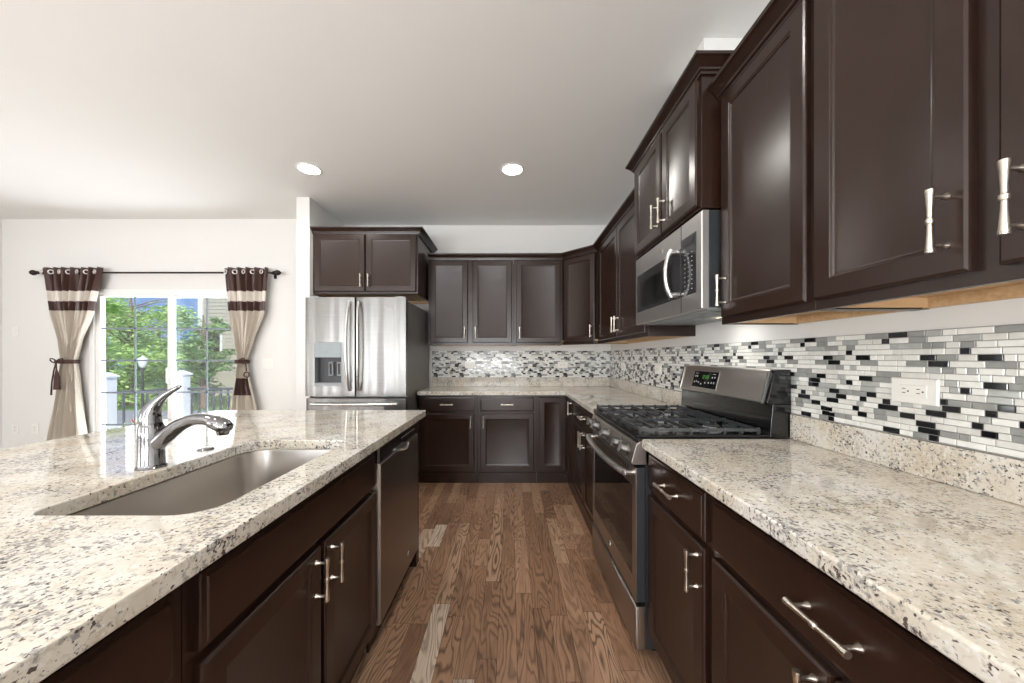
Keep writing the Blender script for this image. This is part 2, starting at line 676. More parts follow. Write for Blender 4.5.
# baseboards
bp = [(0, 0), (0.014, 0), (0.014, 0.09), (0.008, 0.105), (0, 0.11)]
struct(MB().sweep([(XL, YD), (DX0 - 0.06, YD)], bp).build('baseboard_left', M_TRIM), 'white baseboard left of the patio door')
struct(MB().sweep([(DX1 + 0.06, YD), (-2.076, YD), (-2.076, 3.347), (-1.950, 3.347)], bp).build('baseboard_right', M_TRIM),
       'white baseboard right of the patio door')

# ------------------------------------------------------------------ sliding patio door (structure)
door = thing('door_1', None, None, ((DX0 + DX1) / 2, YD, 0))
struct(door, 'white sliding glass patio door with grey grilles')
dw = DX1 - DX0
hx = dw / 2
# the ring is open in the middle: build as four bars instead of a filled panel
m = MB()
m.box(-hx, -hx + 0.05, -0.018, 0.10, 0, DZ)
m.box(hx - 0.05, hx, -0.018, 0.10, 0, DZ)
m.box(-hx + 0.05, hx - 0.05, -0.018, 0.10, DZ - 0.05, DZ)
m.box(-hx + 0.05, hx - 0.05, -0.018, 0.10, 0, 0.045)
m.build('door_frame', M_TRIM, door, bevel=0.004)
for k, (a, b, yy) in enumerate(((-hx + 0.05, 0.045, 0.002), (-0.045, hx - 0.05, 0.050))):
    st = 0.05
    z0, z1 = 0.045, DZ - 0.05
    m = MB()
    m.box(a, a + st, yy, yy + 0.045, z0, z1)
    m.box(b - st, b, yy, yy + 0.045, z0, z1)
    m.box(a + st, b - st, yy, yy + 0.045, z1 - 0.03, z1)
    m.box(a + st, b - st, yy, yy + 0.045, z0, z0 + 0.09)
    pn = m.build('sliding_panel', M_TRIM, door, bevel=0.003)
    g = B(a + st, b - st, yy + 0.02, yy + 0.026, z0 + 0.09, z1 - 0.03).build('glass_pane', M_GLASS, pn, smooth=False)
    m = MB()
    gx = (a + b) / 2
    m.box(gx - 0.009, gx + 0.009, yy + 0.012, yy + 0.019, z0 + 0.09, z1 - 0.03)
    for i in range(1, 5):
        zz = 1.94 - 0.362 * i
        m.box(a + st, b - st, yy + 0.012, yy + 0.019, zz - 0.009, zz + 0.009)
    m.build('grille', M_MUNTIN, pn, smooth=False)
    if k == 0:
        hm = MB()
        hm.tube([(b - 0.025, yy, 0.95), (b - 0.025, yy - 0.035, 0.97), (b - 0.025, yy - 0.035, 1.13), (b - 0.025, yy, 1.15)], 0.008)
        hm.build('door_pull', M_TRIM, pn)

# unseen windows added behind the camera as openings for the fill lamps
for i, (a, b) in enumerate(((-4.25, -2.55), (-1.45, 0.25))):
    wn = thing('window_%d' % (i + 1), None, None, ((a + b) / 2, YR, 0.65))
    struct(wn)
    h2 = (b - a) / 2
    m = MB()
    m.box(-h2, -h2 + 0.06, -0.1, -0.02, 0, 1.6)
    m.box(h2 - 0.06, h2, -0.1, -0.02, 0, 1.6)
    m.box(-h2 + 0.06, h2 - 0.06, -0.1, -0.02, 1.54, 1.6)
    m.box(-h2 + 0.06, h2 - 0.06, -0.1, -0.02, 0, 0.06)
    m.box(-0.03, 0.03, -0.1, -0.02, 0.06, 1.54)
    m.build('window_frame', M_TRIM, wn)

# ------------------------------------------------------------------ recessed ceiling lights


def recessed(x, y, label, energy=7):
    t = thing('recessed_light', label, 'ceiling light', (x, y, CEIL), group='recessed ceiling lights')
    m = MB()
    m.lathe([(0.078, 0.0), (0.082, -0.006), (0.096, -0.004), (0.098, 0.0)], seg=32)
    m.build('trim_ring', M_TRIM, t)
    m = MB()
    m.lathe([(0.078, -0.0005), (0.078, -0.003), (0.05, -0.006), (0.0005, -0.007)], seg=32)
    m.build('lens', M_LAMP, t)
    l = light('recessed_lamp', 'AREA', (x, y, CEIL - 0.012), (0, 0, 0), energy, (1.0, 0.97, 0.92), shape='DISK', size=0.14)
    l.data.spread = R(150)


recessed(0.016, 2.85, 'round white recessed ceiling light nearest the range wall')
recessed(-1.66, 2.844, 'round white recessed ceiling light near the stub wall and refrigerator')
recessed(0.016, 0.7, 'round white recessed ceiling light above the aisle, out of frame')
recessed(-1.66, 0.7, 'round white recessed ceiling light above the island, out of frame')
recessed(0.016, -1.5, 'round white recessed ceiling light behind the camera on the right')
recessed(-1.66, -1.5, 'round white recessed ceiling light behind the camera on the left')

# ------------------------------------------------------------------ cabinet kit
DOOR_LOOPS = [(0, 0), (0, -0.013), (0.0015, -0.0165), (0.006, -0.0195), (0.051, -0.0195), (0.053, -0.0175),
              (0.057, -0.0165), (0.060, -0.0125), (0.066, -0.0105)]
SLAB_LOOPS = [(0, 0), (0, -0.011), (0.0015, -0.0145), (0.010, -0.0165), (0.012, -0.0195), (0.018, -0.0195)]


def handle(parent, x, z, vertical=True, y=-0.0195):
    m = MB()
    L, sp, out = 0.062, 0.048, -0.032
    prof = [(0.0005, -L), (0.0068, -L), (0.0072, -L + 0.004), (0.0062, -L + 0.014), (0.0046, -0.022), (0.0044, -0.006),
            (0.0062, -0.004), (0.0066, 0.0), (0.0062, 0.004), (0.0044, 0.006), (0.0046, 0.022), (0.0062, L - 0.014),
            (0.0072, L - 0.004), (0.0068, L), (0.0005, L)]
    m.lathe(prof, (0, out, 0), 'z' if vertical else 'x', seg=12)
    for sgn in (-1, 1):
        c = (0, 0, sgn * sp) if vertical else (sgn * sp, 0, 0)
        m.lathe([(0.007, 0.0), (0.007, -0.002), (0.0042, -0.007), (0.0036, -0.02), (0.0045, -0.031), (0.0005, -0.033)], c, 'y', seg=10)
    return m.build('handle', M_NICKEL, parent, (x, y, z))


def cab_door(parent, x, y, z, w, h, hside=None, hz=None, rz=0.0):
    """front panel with its lower-left corner at x, z; hside 'l' or 'r'; hz height of the pull centre inside the door"""
    o = MB().nested(w, h, DOOR_LOOPS).build('door', M_CAB, parent, (x, y, z), (0, 0, rz), ang=20)
    if hside:
        hx_ = 0.032 if hside == 'l' else w - 0.032
        handle(o, hx_, hz)
    return o


def cab_drawer(parent, x, y, z, w, h, name='drawer', pull=True):
    o = MB().nested(w, h, SLAB_LOOPS).build(name, M_CAB, parent, (x, y, z), ang=20)
    if pull:
        handle(o, w / 2, h / 2, False)
    return o


BD = 0.596   # base depth to the face of the frame (right wall face x = 0.58)


def base_carcass(t, w, d=BD, toe=0.06):
    B(0.001, w - 0.001, -d + 0.02, -0.002, 0.102, 0.874).build('carcass', M_CAB, t, smooth=False)
    m = MB()
    m.box(0, w, -d, -d + 0.019, 0.102, 0.875)
    m.build('face_frame', M_CAB, t, bevel=0.001)
    B(0.001, w - 0.001, -d + toe, -d + toe + 0.015, 0.0, 0.1015).build('toe_kick', M_CAB, t, smooth=False)


def upper_carcass(t, w, d, z0, z1):
    m = MB()
    m.box(0.001, 0.019, -d + 0.02, -0.002, z0, z1)
    m.box(w - 0.019, w - 0.001, -d + 0.02, -0.002, z0, z1)
    m.box(0.019, w - 0.019, -d + 0.02, -0.002, z0 + 0.05, z1)
    m.build('carcass', M_CAB, t, smooth=False)
    B(0, w, -d, -d + 0.0195, z0, z1).build('face_frame', M_CAB, t, bevel=0.001)
    m = MB()
    m.box(0.0195, w - 0.0195, -d + 0.0205, -0.003, z0 + 0.032, z0 + 0.0495)
    m.box(0.0195, w - 0.0195, -0.022, -0.003, z0 + 0.002, z0 + 0.0315)
    m.box(0.0195, 0.032, -d + 0.0205, -0.0225, z0 + 0.004, z0 + 0.0315)
    m.box(w - 0.032, w - 0.0195, -d + 0.0205, -0.0225, z0 + 0.004, z0 + 0.0315)
    sub(m.build('underside', M_RAW, t, smooth=False), 'raw pale wood underside')


RW = -pi / 2     # rotation for units on the right wall (front faces -x, width runs towards the camera)
GB = 'dark base cabinets'
GU = 'dark wall cabinets'
DZ0, DZ1 = 0.120, 0.690    # base door
RZ0, RZ1 = 0.712, 0.855    # base drawer front

# base units on the back wall
D_B = YW - 3.45 - 0.0
t = thing('base_cabinet', 'dark base cabinet beside the refrigerator with one drawer over one door', 'cabinet', (-0.915, YW, 0), group=GB)
base_carcass(t, 0.583, D_B, -0.012)
cab_drawer(t, 0.012, -D_B, RZ0, 0.541, RZ1 - RZ0)
cab_door(t, 0.012, -D_B, DZ0, 0.541, DZ1 - DZ0, 'r', 0.49)
t = thing('base_cabinet', 'dark base cabinet in the middle of the back wall under the countertop', 'cabinet', (-0.331, YW, 0), group=GB)
base_carcass(t, 0.592, D_B, -0.012)
cab_drawer(t, 0.030, -D_B, RZ0, 0.535, RZ1 - RZ0)
cab_door(t, 0.030, -D_B, DZ0, 0.535, DZ1 - DZ0, 'l', 0.49)

# corner base unit with an inward corner pair of doors
t = thing('corner_base_cabinet', 'dark corner base cabinet with two narrow doors meeting at right angles', 'cabinet', (XW, YW, 0), group=GB)
xa = 0.262 - XW
fx = 0.58 - XW        # face on the right run
fy = -D_B
yc = 3.125 - YW
m = MB()
m.prism([(xa, -0.002), (xa, fy + 0.001), (fx + 0.001, fy + 0.001), (fx + 0.001, yc), (-0.002, yc), (-0.002, -0.002)], 0.102, 0.874)
m.build('carcass', M_CAB, t, smooth=False)
m = MB()
m.box(xa, fx, fy - 0.0, fy + 0.0008, 0.102, 0.875)
m.box(xa, fx - 0.012, fy - 0.012, fy + 0.003, 0, 0.1015)
m.box(fx - 0.012, fx + 0.003, yc, fy - 0.0125, 0, 0.1015)
m.build('toe_kick', M_CAB, t, smooth=False)
cab_door(t, 0.285 - XW, fy, DZ0, 0.262, RZ1 - DZ0)
cab_door(t, fx, 3.41 - YW, DZ0, 0.265, RZ1 - DZ0, 'r', 0.66, RW)

# right wall, between corner and range
t = thing('base_cabinet', 'dark base cabinet between corner and range, wide drawer over two doors', 'cabinet', (XW, 3.124, 0), RW, group=GB)
base_carcass(t, 3.124 - YF - 0.004, BD, -0.012)
wd = 3.124 - YF - 0.004
cab_drawer(t, 0.02, -BD, RZ0, wd - 0.04, RZ1 - RZ0)
cab_door(t, 0.02, -BD, DZ0, wd / 2 - 0.023, DZ1 - DZ0, 'r', 0.49)
cab_door(t, wd / 2 + 0.003, -BD, DZ0, wd / 2 - 0.023, DZ1 - DZ0, 'l', 0.49)

# right wall, near side of the range
t = thing('base_cabinet', 'narrow dark base cabinet on the near side of the range, drawer over door', 'cabinet', (XW, YN - 0.004, 0), RW, group=GB)
wd = YN - 0.004 - 0.985
base_carcass(t, wd)
cab_drawer(t, 0.012, -BD, RZ0, wd - 0.032, RZ1 - RZ0)
cab_door(t, 0.012, -BD, DZ0, wd - 0.032, DZ1 - DZ0, 'r', 0.49)
t = thing('base_cabinet', 'wide dark base cabinet in the right foreground with long drawer over two doors', 'cabinet', (XW, 0.984, 0), RW, group=GB)
wd = 0.984 - 0.22
base_carcass(t, wd)
cab_drawer(t, 0.018, -BD, RZ0, wd - 0.036, RZ1 - RZ0)
cab_door(t, 0.018, -BD, DZ0, wd / 2 - 0.021, DZ1 - DZ0, 'r', 0.49)
cab_door(t, wd / 2 + 0.003, -BD, DZ0, wd / 2 - 0.021, DZ1 - DZ0, 'l', 0.49)

# upper units
UZ0, UZ1 = 1.385, 2.320
UD0, UD1 = 1.412, 2.300
UD = 0.303            # depth to the face frame on the right wall -> x = 0.873
UDB = 0.306           # depth on the back wall -> y = 3.754


def upper(label, loc, rz, w, d, z0, z1, doors):
    t = thing('wall_cabinet', label, 'cabinet', loc, rz, group=GU)
    upper_carcass(t, w, d, z0, z1)
    for (x, dwid, a, b, hs) in doors:
        cab_door(t, x, -d, a, dwid, b - a, hs, 0.105)
    return t


upper('dark wall cabinet with a pair of doors right of the refrigerator', (-0.893, YW, 0), 0, 0.927, UDB, UZ0, UZ1,
      [(0.022, 0.408, UD0, UD1, 'r'), (0.483, 0.423, UD0, UD1, 'l')])
upper('dark single-door wall cabinet on the back wall beside the corner unit', (0.035, YW, 0), 0, 0.530, UDB, UZ0, UZ1,
      [(0.030, 0.475, UD0, UD1, 'l')])
# diagonal corner unit
cx0 = 0.566
cy1 = 3.450
t = thing('corner_wall_cabinet', 'dark diagonal corner wall cabinet with a single angled door', 'cabinet', (XW, YW, 0), group=GU)
a0 = (cx0 - XW, -UDB)
a1 = (-UD, cy1 - YW)
pts = [(-0.002, -0.002), (cx0 - XW, -0.002), a0, a1, (-0.002, cy1 - YW)]
MB().prism(pts, UZ0 + 0.05, UZ1).build('carcass', M_CAB, t, smooth=False)
m = MB()
m.prism(pts, UZ0 + 0.032, UZ0 + 0.0495)
sub(m.build('underside', M_RAW, t, smooth=False), 'raw pale wood underside')
dvec = Vector((a1[0] - a0[0], a1[1] - a0[1]))
dl = dvec.length
ang = math.atan2(dvec.y, dvec.x)
fr = B(0.0, dl, 0, 0.018, UZ0, UZ1).build('face_frame', M_CAB, t, (a0[0], a0[1], 0), (0, 0, ang), bevel=0.001)
cab_door(t, a0[0] + 0.028 * cos(ang), a0[1] + 0.028 * sin(ang), UD0, dl - 0.056, UD1 - UD0, 'r', 0.105, ang)

wd = cy1 - YF - 0.002
upper('dark two-door wall cabinet between the corner unit and the microwave', (XW, cy1 - 0.001, 0), RW, wd, UD, UZ0, UZ1,
      [(0.105, 0.565, UD0, UD1, 'r'), (0.680, 0.565, UD0, UD1, 'l')])
OZ0, OZ1 = 1.870, 2.425
OD = 0.384
wd = YF - YN - 0.002
upper('short dark two-door wall cabinet raised above the microwave', (XW, YF - 0.001, 0), RW, wd, OD, OZ0, OZ1,
      [(0.030, 0.372, OZ0 + 0.014, OZ1 - 0.010, 'r'), (0.420, 0.325, OZ0 + 0.014, OZ1 - 0.010, 'l')])
wd = YN - 0.989
upper('dark single-door wall cabinet on the near side of the microwave', (XW, YN - 0.002, 0), RW, wd, UD, UZ0, UZ1,
      [(0.022, 0.402, UD0, UD1, 'l')])
upper('large dark two-door wall cabinet at the right edge of the picture', (XW, 0.986, 0), RW, 0.736, UD, UZ0, UZ1,
      [(0.010, 0.332, UD0, UD1, 'r'), (0.380, 0.332, UD0, UD1, 'l')])
FZ0, FZ1 = 1.876, 2.472
FD = YW - 3.40
upper('short deep dark two-door wall cabinet above the refrigerator', (-1.946, YW, 0), 0, 1.035, FD, FZ0, FZ1,
      [(0.020, 0.495, FZ0 + 0.022, FZ1 - 0.012, 'r'), (0.527, 0.490, FZ0 + 0.022, FZ1 - 0.012, 'l')])


def crown(label, path, z, h=0.062, k=1.0):
    pr = [(0.001, 0), (0.010 * k, 0), (0.012 * k, 0.008), (0.020 * k, 0.012), (0.022 * k, 0.020), (0.032 * k, 0.030), (0.046 * k, 0.044),
          (0.050 * k, 0.047), (0.056 * k, 0.049), (0.058 * k, h), (-0.02, h), (-0.02, 0.016), (0.001, 0.016)]
    o = MB().sweep(path, [(a, z + b) for a, b in pr]).build('crown_moulding', M_CAB, ang=25)
    return tag(o, label, 'crown moulding', 'dark crown mouldings')


crown('dark crown moulding bending round the corner wall cabinets', [(-0.89, YW - UDB), (cx0, YW - UDB), (XW - UD, cy1), (XW - UD, YF + 0.001)], UZ1 - 0.012)
crown('dark crown moulding on top of the cabinet above the microwave', [(XW - 0.02, YF - 0.001), (XW - OD, YF - 0.001), (XW - OD, YN + 0.001), (XW - 0.02, YN + 0.001)], OZ1 - 0.006, 0.060, 0.85)
crown('dark crown moulding along the top of the near right wall cabinets', [(XW - UD, YN - 0.002), (XW - UD, 0.25)], UZ1 - 0.012)
crown('dark crown moulding on top of the cabinet above the refrigerator', [(-1.946, 3.40), (-0.911, 3.40), (-0.911, YW - 0.01)], FZ1 - 0.010, 0.058)

# ------------------------------------------------------------------ countertops


def slab_poly(poly, z0, z1, hole=None):
    """flat polygon slab with an optional hole"""
    bm = bmesh.new()
    edges = []
    for lp in ([poly, hole] if hole else [poly]):
        vs = [bm.verts.new((a, b, z0)) for a, b in lp]
        for i in range(len(vs)):
            edges.append(bm.edges.new((vs[i], vs[(i + 1) % len(vs)])))
    bmesh.ops.triangle_fill(bm, use_beauty=True, use_dissolve=False, edges=edges)
    bmesh.ops.dissolve_limit(bm, angle_limit=0.01, verts=bm.verts, edges=[e for e in bm.edges if len(e.link_faces) == 2])
    ret = bmesh.ops.extrude_face_region(bm, geom=list(bm.faces))
    nv = [g for g in ret['geom'] if isinstance(g, bmesh.types.BMVert)]
    bmesh.ops.translate(bm, verts=nv, vec=(0, 0, z1 - z0))
    bmesh.ops.recalc_face_normals(bm, faces=bm.faces)
    mb = MB()
    bm.verts.index_update()
    mb.add([v.co[:] for v in bm.verts], [[v.index for v in f.verts] for f in bm.faces])
    bm.free()
    return mb


XE = 0.541      # counter front edge, right run
UP = 0.022
t = thing('countertop', 'speckled cream granite countertop turning the corner from refrigerator to range', 'countertop', (0, 0, 0.876))
slab_poly([(-0.922, YW - 0.001), (-0.922, 3.405), (XE, 3.405), (XE, YF + 0.003), (XW - 0.001, YF + 0.003), (XW - 0.001, YW - 0.001)], 0, CT - 0.876) \
    .build('slab', M_GRAN, t, bevel=0.005, ang=30)
m = MB()
m.box(-0.922, XW - 0.001, YW - UP, YW - 0.001, CT - 0.876 + 0.0005, 0.14)
m.box(XW - UP, XW - 0.001, YF + 0.003, YW - UP - 0.0005, CT - 0.876 + 0.0005, 0.14)
m.build('upstand', M_GRAN, t, bevel=0.002)
t = thing('countertop', 'speckled cream granite countertop in the right foreground before the range', 'countertop', (0, 0, 0.876))
slab_poly([(XE, 0.10), (XW - 0.001, 0.10), (XW - 0.001, YN - 0.003), (XE, YN - 0.003)], 0, CT - 0.876).build('slab', M_GRAN, t, bevel=0.006, ang=30)
B(XW - UP, XW - 0.001, 0.10, YN - 0.003, CT - 0.876 + 0.0005, 0.14).build('upstand', M_GRAN, t, bevel=0.002)

# ------------------------------------------------------------------ mosaic tile backsplash


def mosaic(name, length, label, place):
    """strips of stacked glass tile; local x along the wall, y outwards (negative), z up"""
    rows, pitch, g, per = 18, 0.0171, 0.0018, 0.305
    rnd = random.Random(23)
    pat = []
    for r in range(rows):
        x, row = 0.0, []
        last = None
        cuts = []
        while x < per - 0.02:
            L = rnd.choice([0.022, 0.030, 0.038, 0.046, 0.056, 0.070])
            if per - x - L < 0.022:
                L = per - x
            u = rnd.random()
            k = 4 if u < 0.19 else (0 if u < 0.52 else (1 if u < 0.70 else (2 if u < 0.88 else 3)))
            if k == 4 and (last == 4):
                k = 1
            if k == 4 and L > 0.06:
                L = 0.05
            row.append((x, min(x + L, per), k))
            last = k
            x += L
        pat.append((rnd.random() * per, row))
    mb = MB()
    mb.box(0, length, -0.0045, -0.0005, 0, rows * pitch + 0.002, 0)
    for r, (off, row) in enumerate(pat):
        z0, z1 = r * pitch + g, (r + 1) * pitch
        n = int(length / per) + 2
        for q in range(-1, n):
            for a, b, k in row:
                x0, x1 = a + off + q * per + g / 2, b + off + q * per - g / 2
                x0, x1 = max(0.0005, x0), min(length - 0.0005, x1)
                if x1 - x0 < 0.004:
                    continue
                c = 0.0012
                kk = k + 1
                y0, y1, y2 = -0.0045, -0.0068, -0.0078
                v = [(x0, y0, z0), (x1, y0, z0), (x1, y0, z1), (x0, y0, z1),
                     (x0, y1, z0), (x1, y1, z0), (x1, y1, z1), (x0, y1, z1),
                     (x0 + c, y2, z0 + c), (x1 - c, y2, z0 + c), (x1 - c, y2, z1 - c), (x0 + c, y2, z1 - c)]
                mb.add(v, [(0, 1, 5, 4), (1, 2, 6, 5), (2, 3, 7, 6), (3, 0, 4, 7),
                           (4, 5, 9, 8), (5, 6, 10, 9), (6, 7, 11, 10), (7, 4, 8, 11), (8, 9, 10, 11)], kk)
    loc, rz = place
    o = mb.build(name, [M_GROUT, T_WHITE, T_PALE, T_GREY, T_MID, T_BLACK], None, loc, (0, 0, rz), smooth=False, fix=False)
    return tag(o, label, 'backsplash', 'mosaic tile backsplashes')


TZ = 1.0175
mosaic('tile_backsplash', XW - 0.009 + 0.922, 'grey black and white mosaic tile strip on the back wall', ((-0.922, YW, TZ), 0))
mosaic('tile_backsplash', YW - 0.1, 'grey black and white mosaic tile strip along the range wall', ((XW, YW, TZ), RW))

# ------------------------------------------------------------------ wall plates


def outlet(loc, rz, label, horiz=True, group='white wall outlets'):
    t = thing('wall_outlet', label, 'outlet', loc, rz, group)
    w, h = (0.117, 0.074) if horiz else (0.074, 0.117)
    MB().nested(w, h, [(0, 0), (0, -0.003), (0.003, -0.006)], x0=-w / 2, z0=-h / 2).build('plate', M_PLASTIC, t)
    m = MB()
    w2, h2 = (0.068, 0.034) if horiz else (0.034, 0.068)
    m.nested(w2, h2, [(0, -0.006), (0.0005, -0.008), (0.001, -0.008)], x0=-w2 / 2, z0=-h2 / 2)
    rc = m.build('receptacle', M_PLASTIC, t)
    m = MB()
    for s in (-1, 1):
        o = s * 0.018
        if horiz:
            for q in (-0.007, 0.005):
                m.box(o - 0.007, o + 0.001, -0.0086, -0.0075, q, q + 0.0022)
            m.lathe([(0.0024, -0.0086), (0.0024, -0.0075)], (o + 0.008, 0, -0.001), 'y', 10)
        else:
            for q in (-0.007, 0.005):
                m.box(q, q + 0.0022, -0.0086, -0.0075, o - 0.001, o + 0.007)
            m.lathe([(0.0024, -0.0086), (0.0024, -0.0075)], (0.0, 0, o - 0.008), 'y', 10)
    m.build('slots', M_SLOT, rc)
    return t


def switch(loc, rz, label, gang=2):
    t = thing('light_switch', label, 'light switch', loc, rz)
    w, h = 0.07 * gang - 0.02 * (gang - 1), 0.115
    MB().nested(w, h, [(0, 0), (0, -0.003), (0.003, -0.006)], x0=-w / 2, z0=-h / 2).build('plate', M_PLASTIC, t)
    for k in range(gang):
        o = (k - (gang - 1) / 2) * 0.046
        m = MB()
        m.nested(0.026, 0.05, [(0, -0.006), (0, -0.008), (0.002, -0.010)], x0=o - 0.013, z0=-0.025)
        m.build('rocker', M_PLASTIC, t)
    return t


outlet((XW - 0.0076, 0.997, 1.153), RW, 'white duplex outlet on the tile in the right foreground')
outlet((XW - 0.0076, 2.72, 1.155), RW, 'white outlet on the range-wall tile just beyond the range')
outlet((XW - 0.0076, 3.57, 1.155), RW, 'white outlet on the range-wall tile close to the corner')
outlet((0.613, YW - 0.0076, 1.162), 0, 'white outlet on the back-wall tile toward the corner')
outlet((-0.476, YW - 0.0076, 1.160), 0, 'white outlet on the back-wall tile toward the refrigerator')
switch((-2.72, YD, 1.18), 0, 'white double rocker switch on the wall right of the curtains')
switch((-5.55, YD, 1.54), 0, 'small white switch plate high at the left end of the dining wall', 1)
outlet((-5.55, YD, 0.45), 0, 'white low wall outlet nearest the left corner', False)
outlet((-5.33, YD, 0.45), 0, 'white low wall outlet beside the left curtain', False)

# ------------------------------------------------------------------ island
IE = -0.541
IXB = -1.18
IL = pi / 2     # faces +x; width runs away from the camera


def iz(y0):
    return (IXB, y0, 0)


ID = 0.600
t = thing('base_cabinet', 'dark island cabinet at the near left under the island top', 'cabinet', iz(-0.10), IL, group=GB)
base_carcass(t, 0.708, ID, 0.035)
cab_drawer(t, 0.03, -ID, RZ0, 0.650, RZ1 - RZ0)
cab_door(t, 0.03, -ID, DZ0, 0.322, DZ1 - DZ0, 'r', 0.49)
cab_door(t, 0.358, -ID, DZ0, 0.322, DZ1 - DZ0, 'l', 0.49)
t = thing('sink_base_cabinet', 'dark island sink cabinet with blank front over two doors', 'cabinet', iz(0.61), IL, group=GB)
wd = 0.842
m = MB()
m.box(0.001, 0.019, -ID + 0.02, -0.002, 0.102, 0.874)
m.box(wd - 0.019, wd - 0.001, -ID + 0.02, -0.002, 0.102, 0.874)
m.box(0.019, wd - 0.019, -ID + 0.02, -0.002, 0.102, 0.12)
m.box(0.019, wd - 0.019, -0.012, -0.002, 0.12, 0.874)
m.build('carcass', M_CAB, t, smooth=False)
B(0, wd, -ID, -ID + 0.019, 0.102, 0.875).build('face_frame', M_CAB, t, bevel=0.001)
B(0.001, wd - 0.001, -ID + 0.035, -ID + 0.05, 0, 0.1015).build('toe_kick', M_CAB, t, smooth=False)
cab_drawer(t, 0.020, -ID, RZ0, wd - 0.034, RZ1 - RZ0, 'false_front', False)
cab_door(t, 0.020, -ID, DZ0, 0.396, DZ1 - DZ0, 'r', 0.49)
cab_door(t, 0.438, -ID, DZ0, 0.394, DZ1 - DZ0, 'l', 0.49)

# dishwasher
t = thing('dishwasher', 'brushed steel dishwasher at the far end of the island', 'dishwasher', iz(1.456), IL)
wd = 0.598
B(0.004, wd - 0.004, -ID + 0.03, -0.01, 0.10, 0.87).build('tub', M_DKGREY, t, smooth=False)
m = MB()
m.nested(wd - 0.008, 0.685, [(0, -ID + 0.03), (0, -ID - 0.022), (0.004, -ID - 0.030), (0.012, -ID - 0.032)], x0=0.004, z0=0.115)
dd = m.build('door_panel', M_DWSTEEL, t, ang=40)
m = MB()
m.nested(wd - 0.008, 0.066, [(0, -ID + 0.03), (0, -ID - 0.020), (0.004, -ID - 0.026)], x0=0.004, z0=0.802)
cp = sub(m.build('control_panel', M_BLACK, t, ang=40), 'glossy black control strip')
m = MB()
for k in range(7):
    m.box(0.30 + 0.035 * k, 0.318 + 0.035 * k, -ID - 0.0272, -ID - 0.025, 0.838, 0.844)
m.build('buttons', M_GREYPL, cp, smooth=False)
m = MB()
pts = [(0.225 + 0.016 * k, -ID - 0.034 - 0.010 * sin(pi * k / 9), 0.800 - 0.012 * sin(pi * k / 9)) for k in range(10)]
m.tube(pts, 0.010, 10, flat=0.6)
m.build('handle', M_BRIGHT, t)
B(0.004, wd - 0.004, -ID + 0.02, -ID + 0.03, 0.0, 0.112).build('toe_panel', M_BLACK, t, smooth=False)


def badge(parent, c, r, axis):
    """round appliance badge: dark disc, bright rim, a flowing double-letter curl"""
    m = MB()
    s = -1
    if axis == 'y':
        m.lathe([(r, 0), (r, -0.0015), (r * 0.9, -0.0022), (0.0005, -0.0022)], c, 'y', 24)
    o = m.build('badge', M_BADGE, parent)
    q = MB()
    q.torus((c[0], c[1] - 0.0024, c[2]), r * 0.80, r * 0.05, 'y', 24, 6)
    for sx in (-1, 1):
        pts = []
        for k in range(14):
            a = k / 13 * 1.6 * pi + (0.3 if sx < 0 else 0.6)
            rr = r * (0.34 - 0.012 * k)
            pts.append((c[0] + sx * r * 0.28 + rr * cos(a), c[1] - 0.0024, c[2] + rr * 1.3 * sin(a)))
        q.tube(pts, r * 0.05, 6)
    q.build('monogram', M_DKGREY, o)
    return o


badge(t, (0.405, -ID - 0.032, 0.195), 0.014, 'y')

# end panel and back of the island
t = thing('island_end_panel', 'dark wood panel closing the far end of the island', 'panel', (IXB, 2.058, 0))
B(0, 0.618, 0, 0.058, 0.0, 0.875).build('panel', M_CAB, t, bevel=0.002)
B(0.03, 0.59, 0.0585, 0.066, 0.10, 0.86).build('inset_panel', M_CAB, t, bevel=0.004)
t = thing('island_back_panel', 'dark panelled back of the island on the dining side', 'panel', (-1.50, -0.10, 0))
B(0, 0.318, 0, 2.216, 0.0, 0.875).build('panel', M_CAB, t, bevel=0.002)
for k in range(3):
    o = MB().nested(0.70, 0.74, DOOR_LOOPS).build('raised_panel', M_CAB, t, (0, 0.74 * k + 0.70 + 0.02, 0.1), (0, 0, -pi / 2), ang=20)

# island top with the sink cut-out
SX0, SX1, SY0, SY1 = -1.045, -0.655, 0.738, 1.402
RAD = [0.04, 0.075, 0.05, 0.085]
t = thing('island_countertop', 'speckled cream granite island top with an undermount sink opening', 'countertop', (0, 0, 0.876))
slab_poly([(-1.875, -0.15), (IE, -0.15), (IE, 2.205), (-1.875, 2.205)], 0, CT - 0.876,
          list(reversed(rrect(SX0, SX1, SY0, SY1, RAD, 8)))).build('slab', M_GRAN, t, bevel=0.005, ang=30)

t = thing('kitchen_sink', 'brushed stainless undermount sink basin set in the island top', 'sink', ((SX0 + SX1) / 2, (SY0 + SY1) / 2, 0.876))
cxs, cys = (SX0 + SX1) / 2, (SY0 + SY1) / 2
prof = [(0.03, -0.0035, 0.0), (0.03, -0.001, 0.0), (0.004, -0.001, 0.0), (0.002, -0.006, 0), (-0.004, -0.15, 0), (-0.012, -0.185, 0), (-0.035, -0.203, 0), (-0.09, -0.208, 0)]
rings = []
for g, z, _ in prof:
    rr = [max(0.015, q + g) for q in RAD]
    rings.append([(a - cxs, b - cys, z) for a, b in rrect(SX0 - g, SX1 + g, SY0 - g, SY1 + g, rr, 8)])
outer = [(-0.09, -0.211), (-0.033, -0.206), (-0.009, -0.187), (0.0, -0.15), (0.006, -0.0035)]
for g, z in outer:
    rr = [max(0.015, q + g) for q in RAD]
    rings.append([(a - cxs, b - cys, z) for a, b in rrect(SX0 - g, SX1 + g, SY0 - g, SY1 + g, rr, 8)])
mb = MB()
n = len(rings[0])
mb.rings(rings[:8], cap0=False, cap1=True)
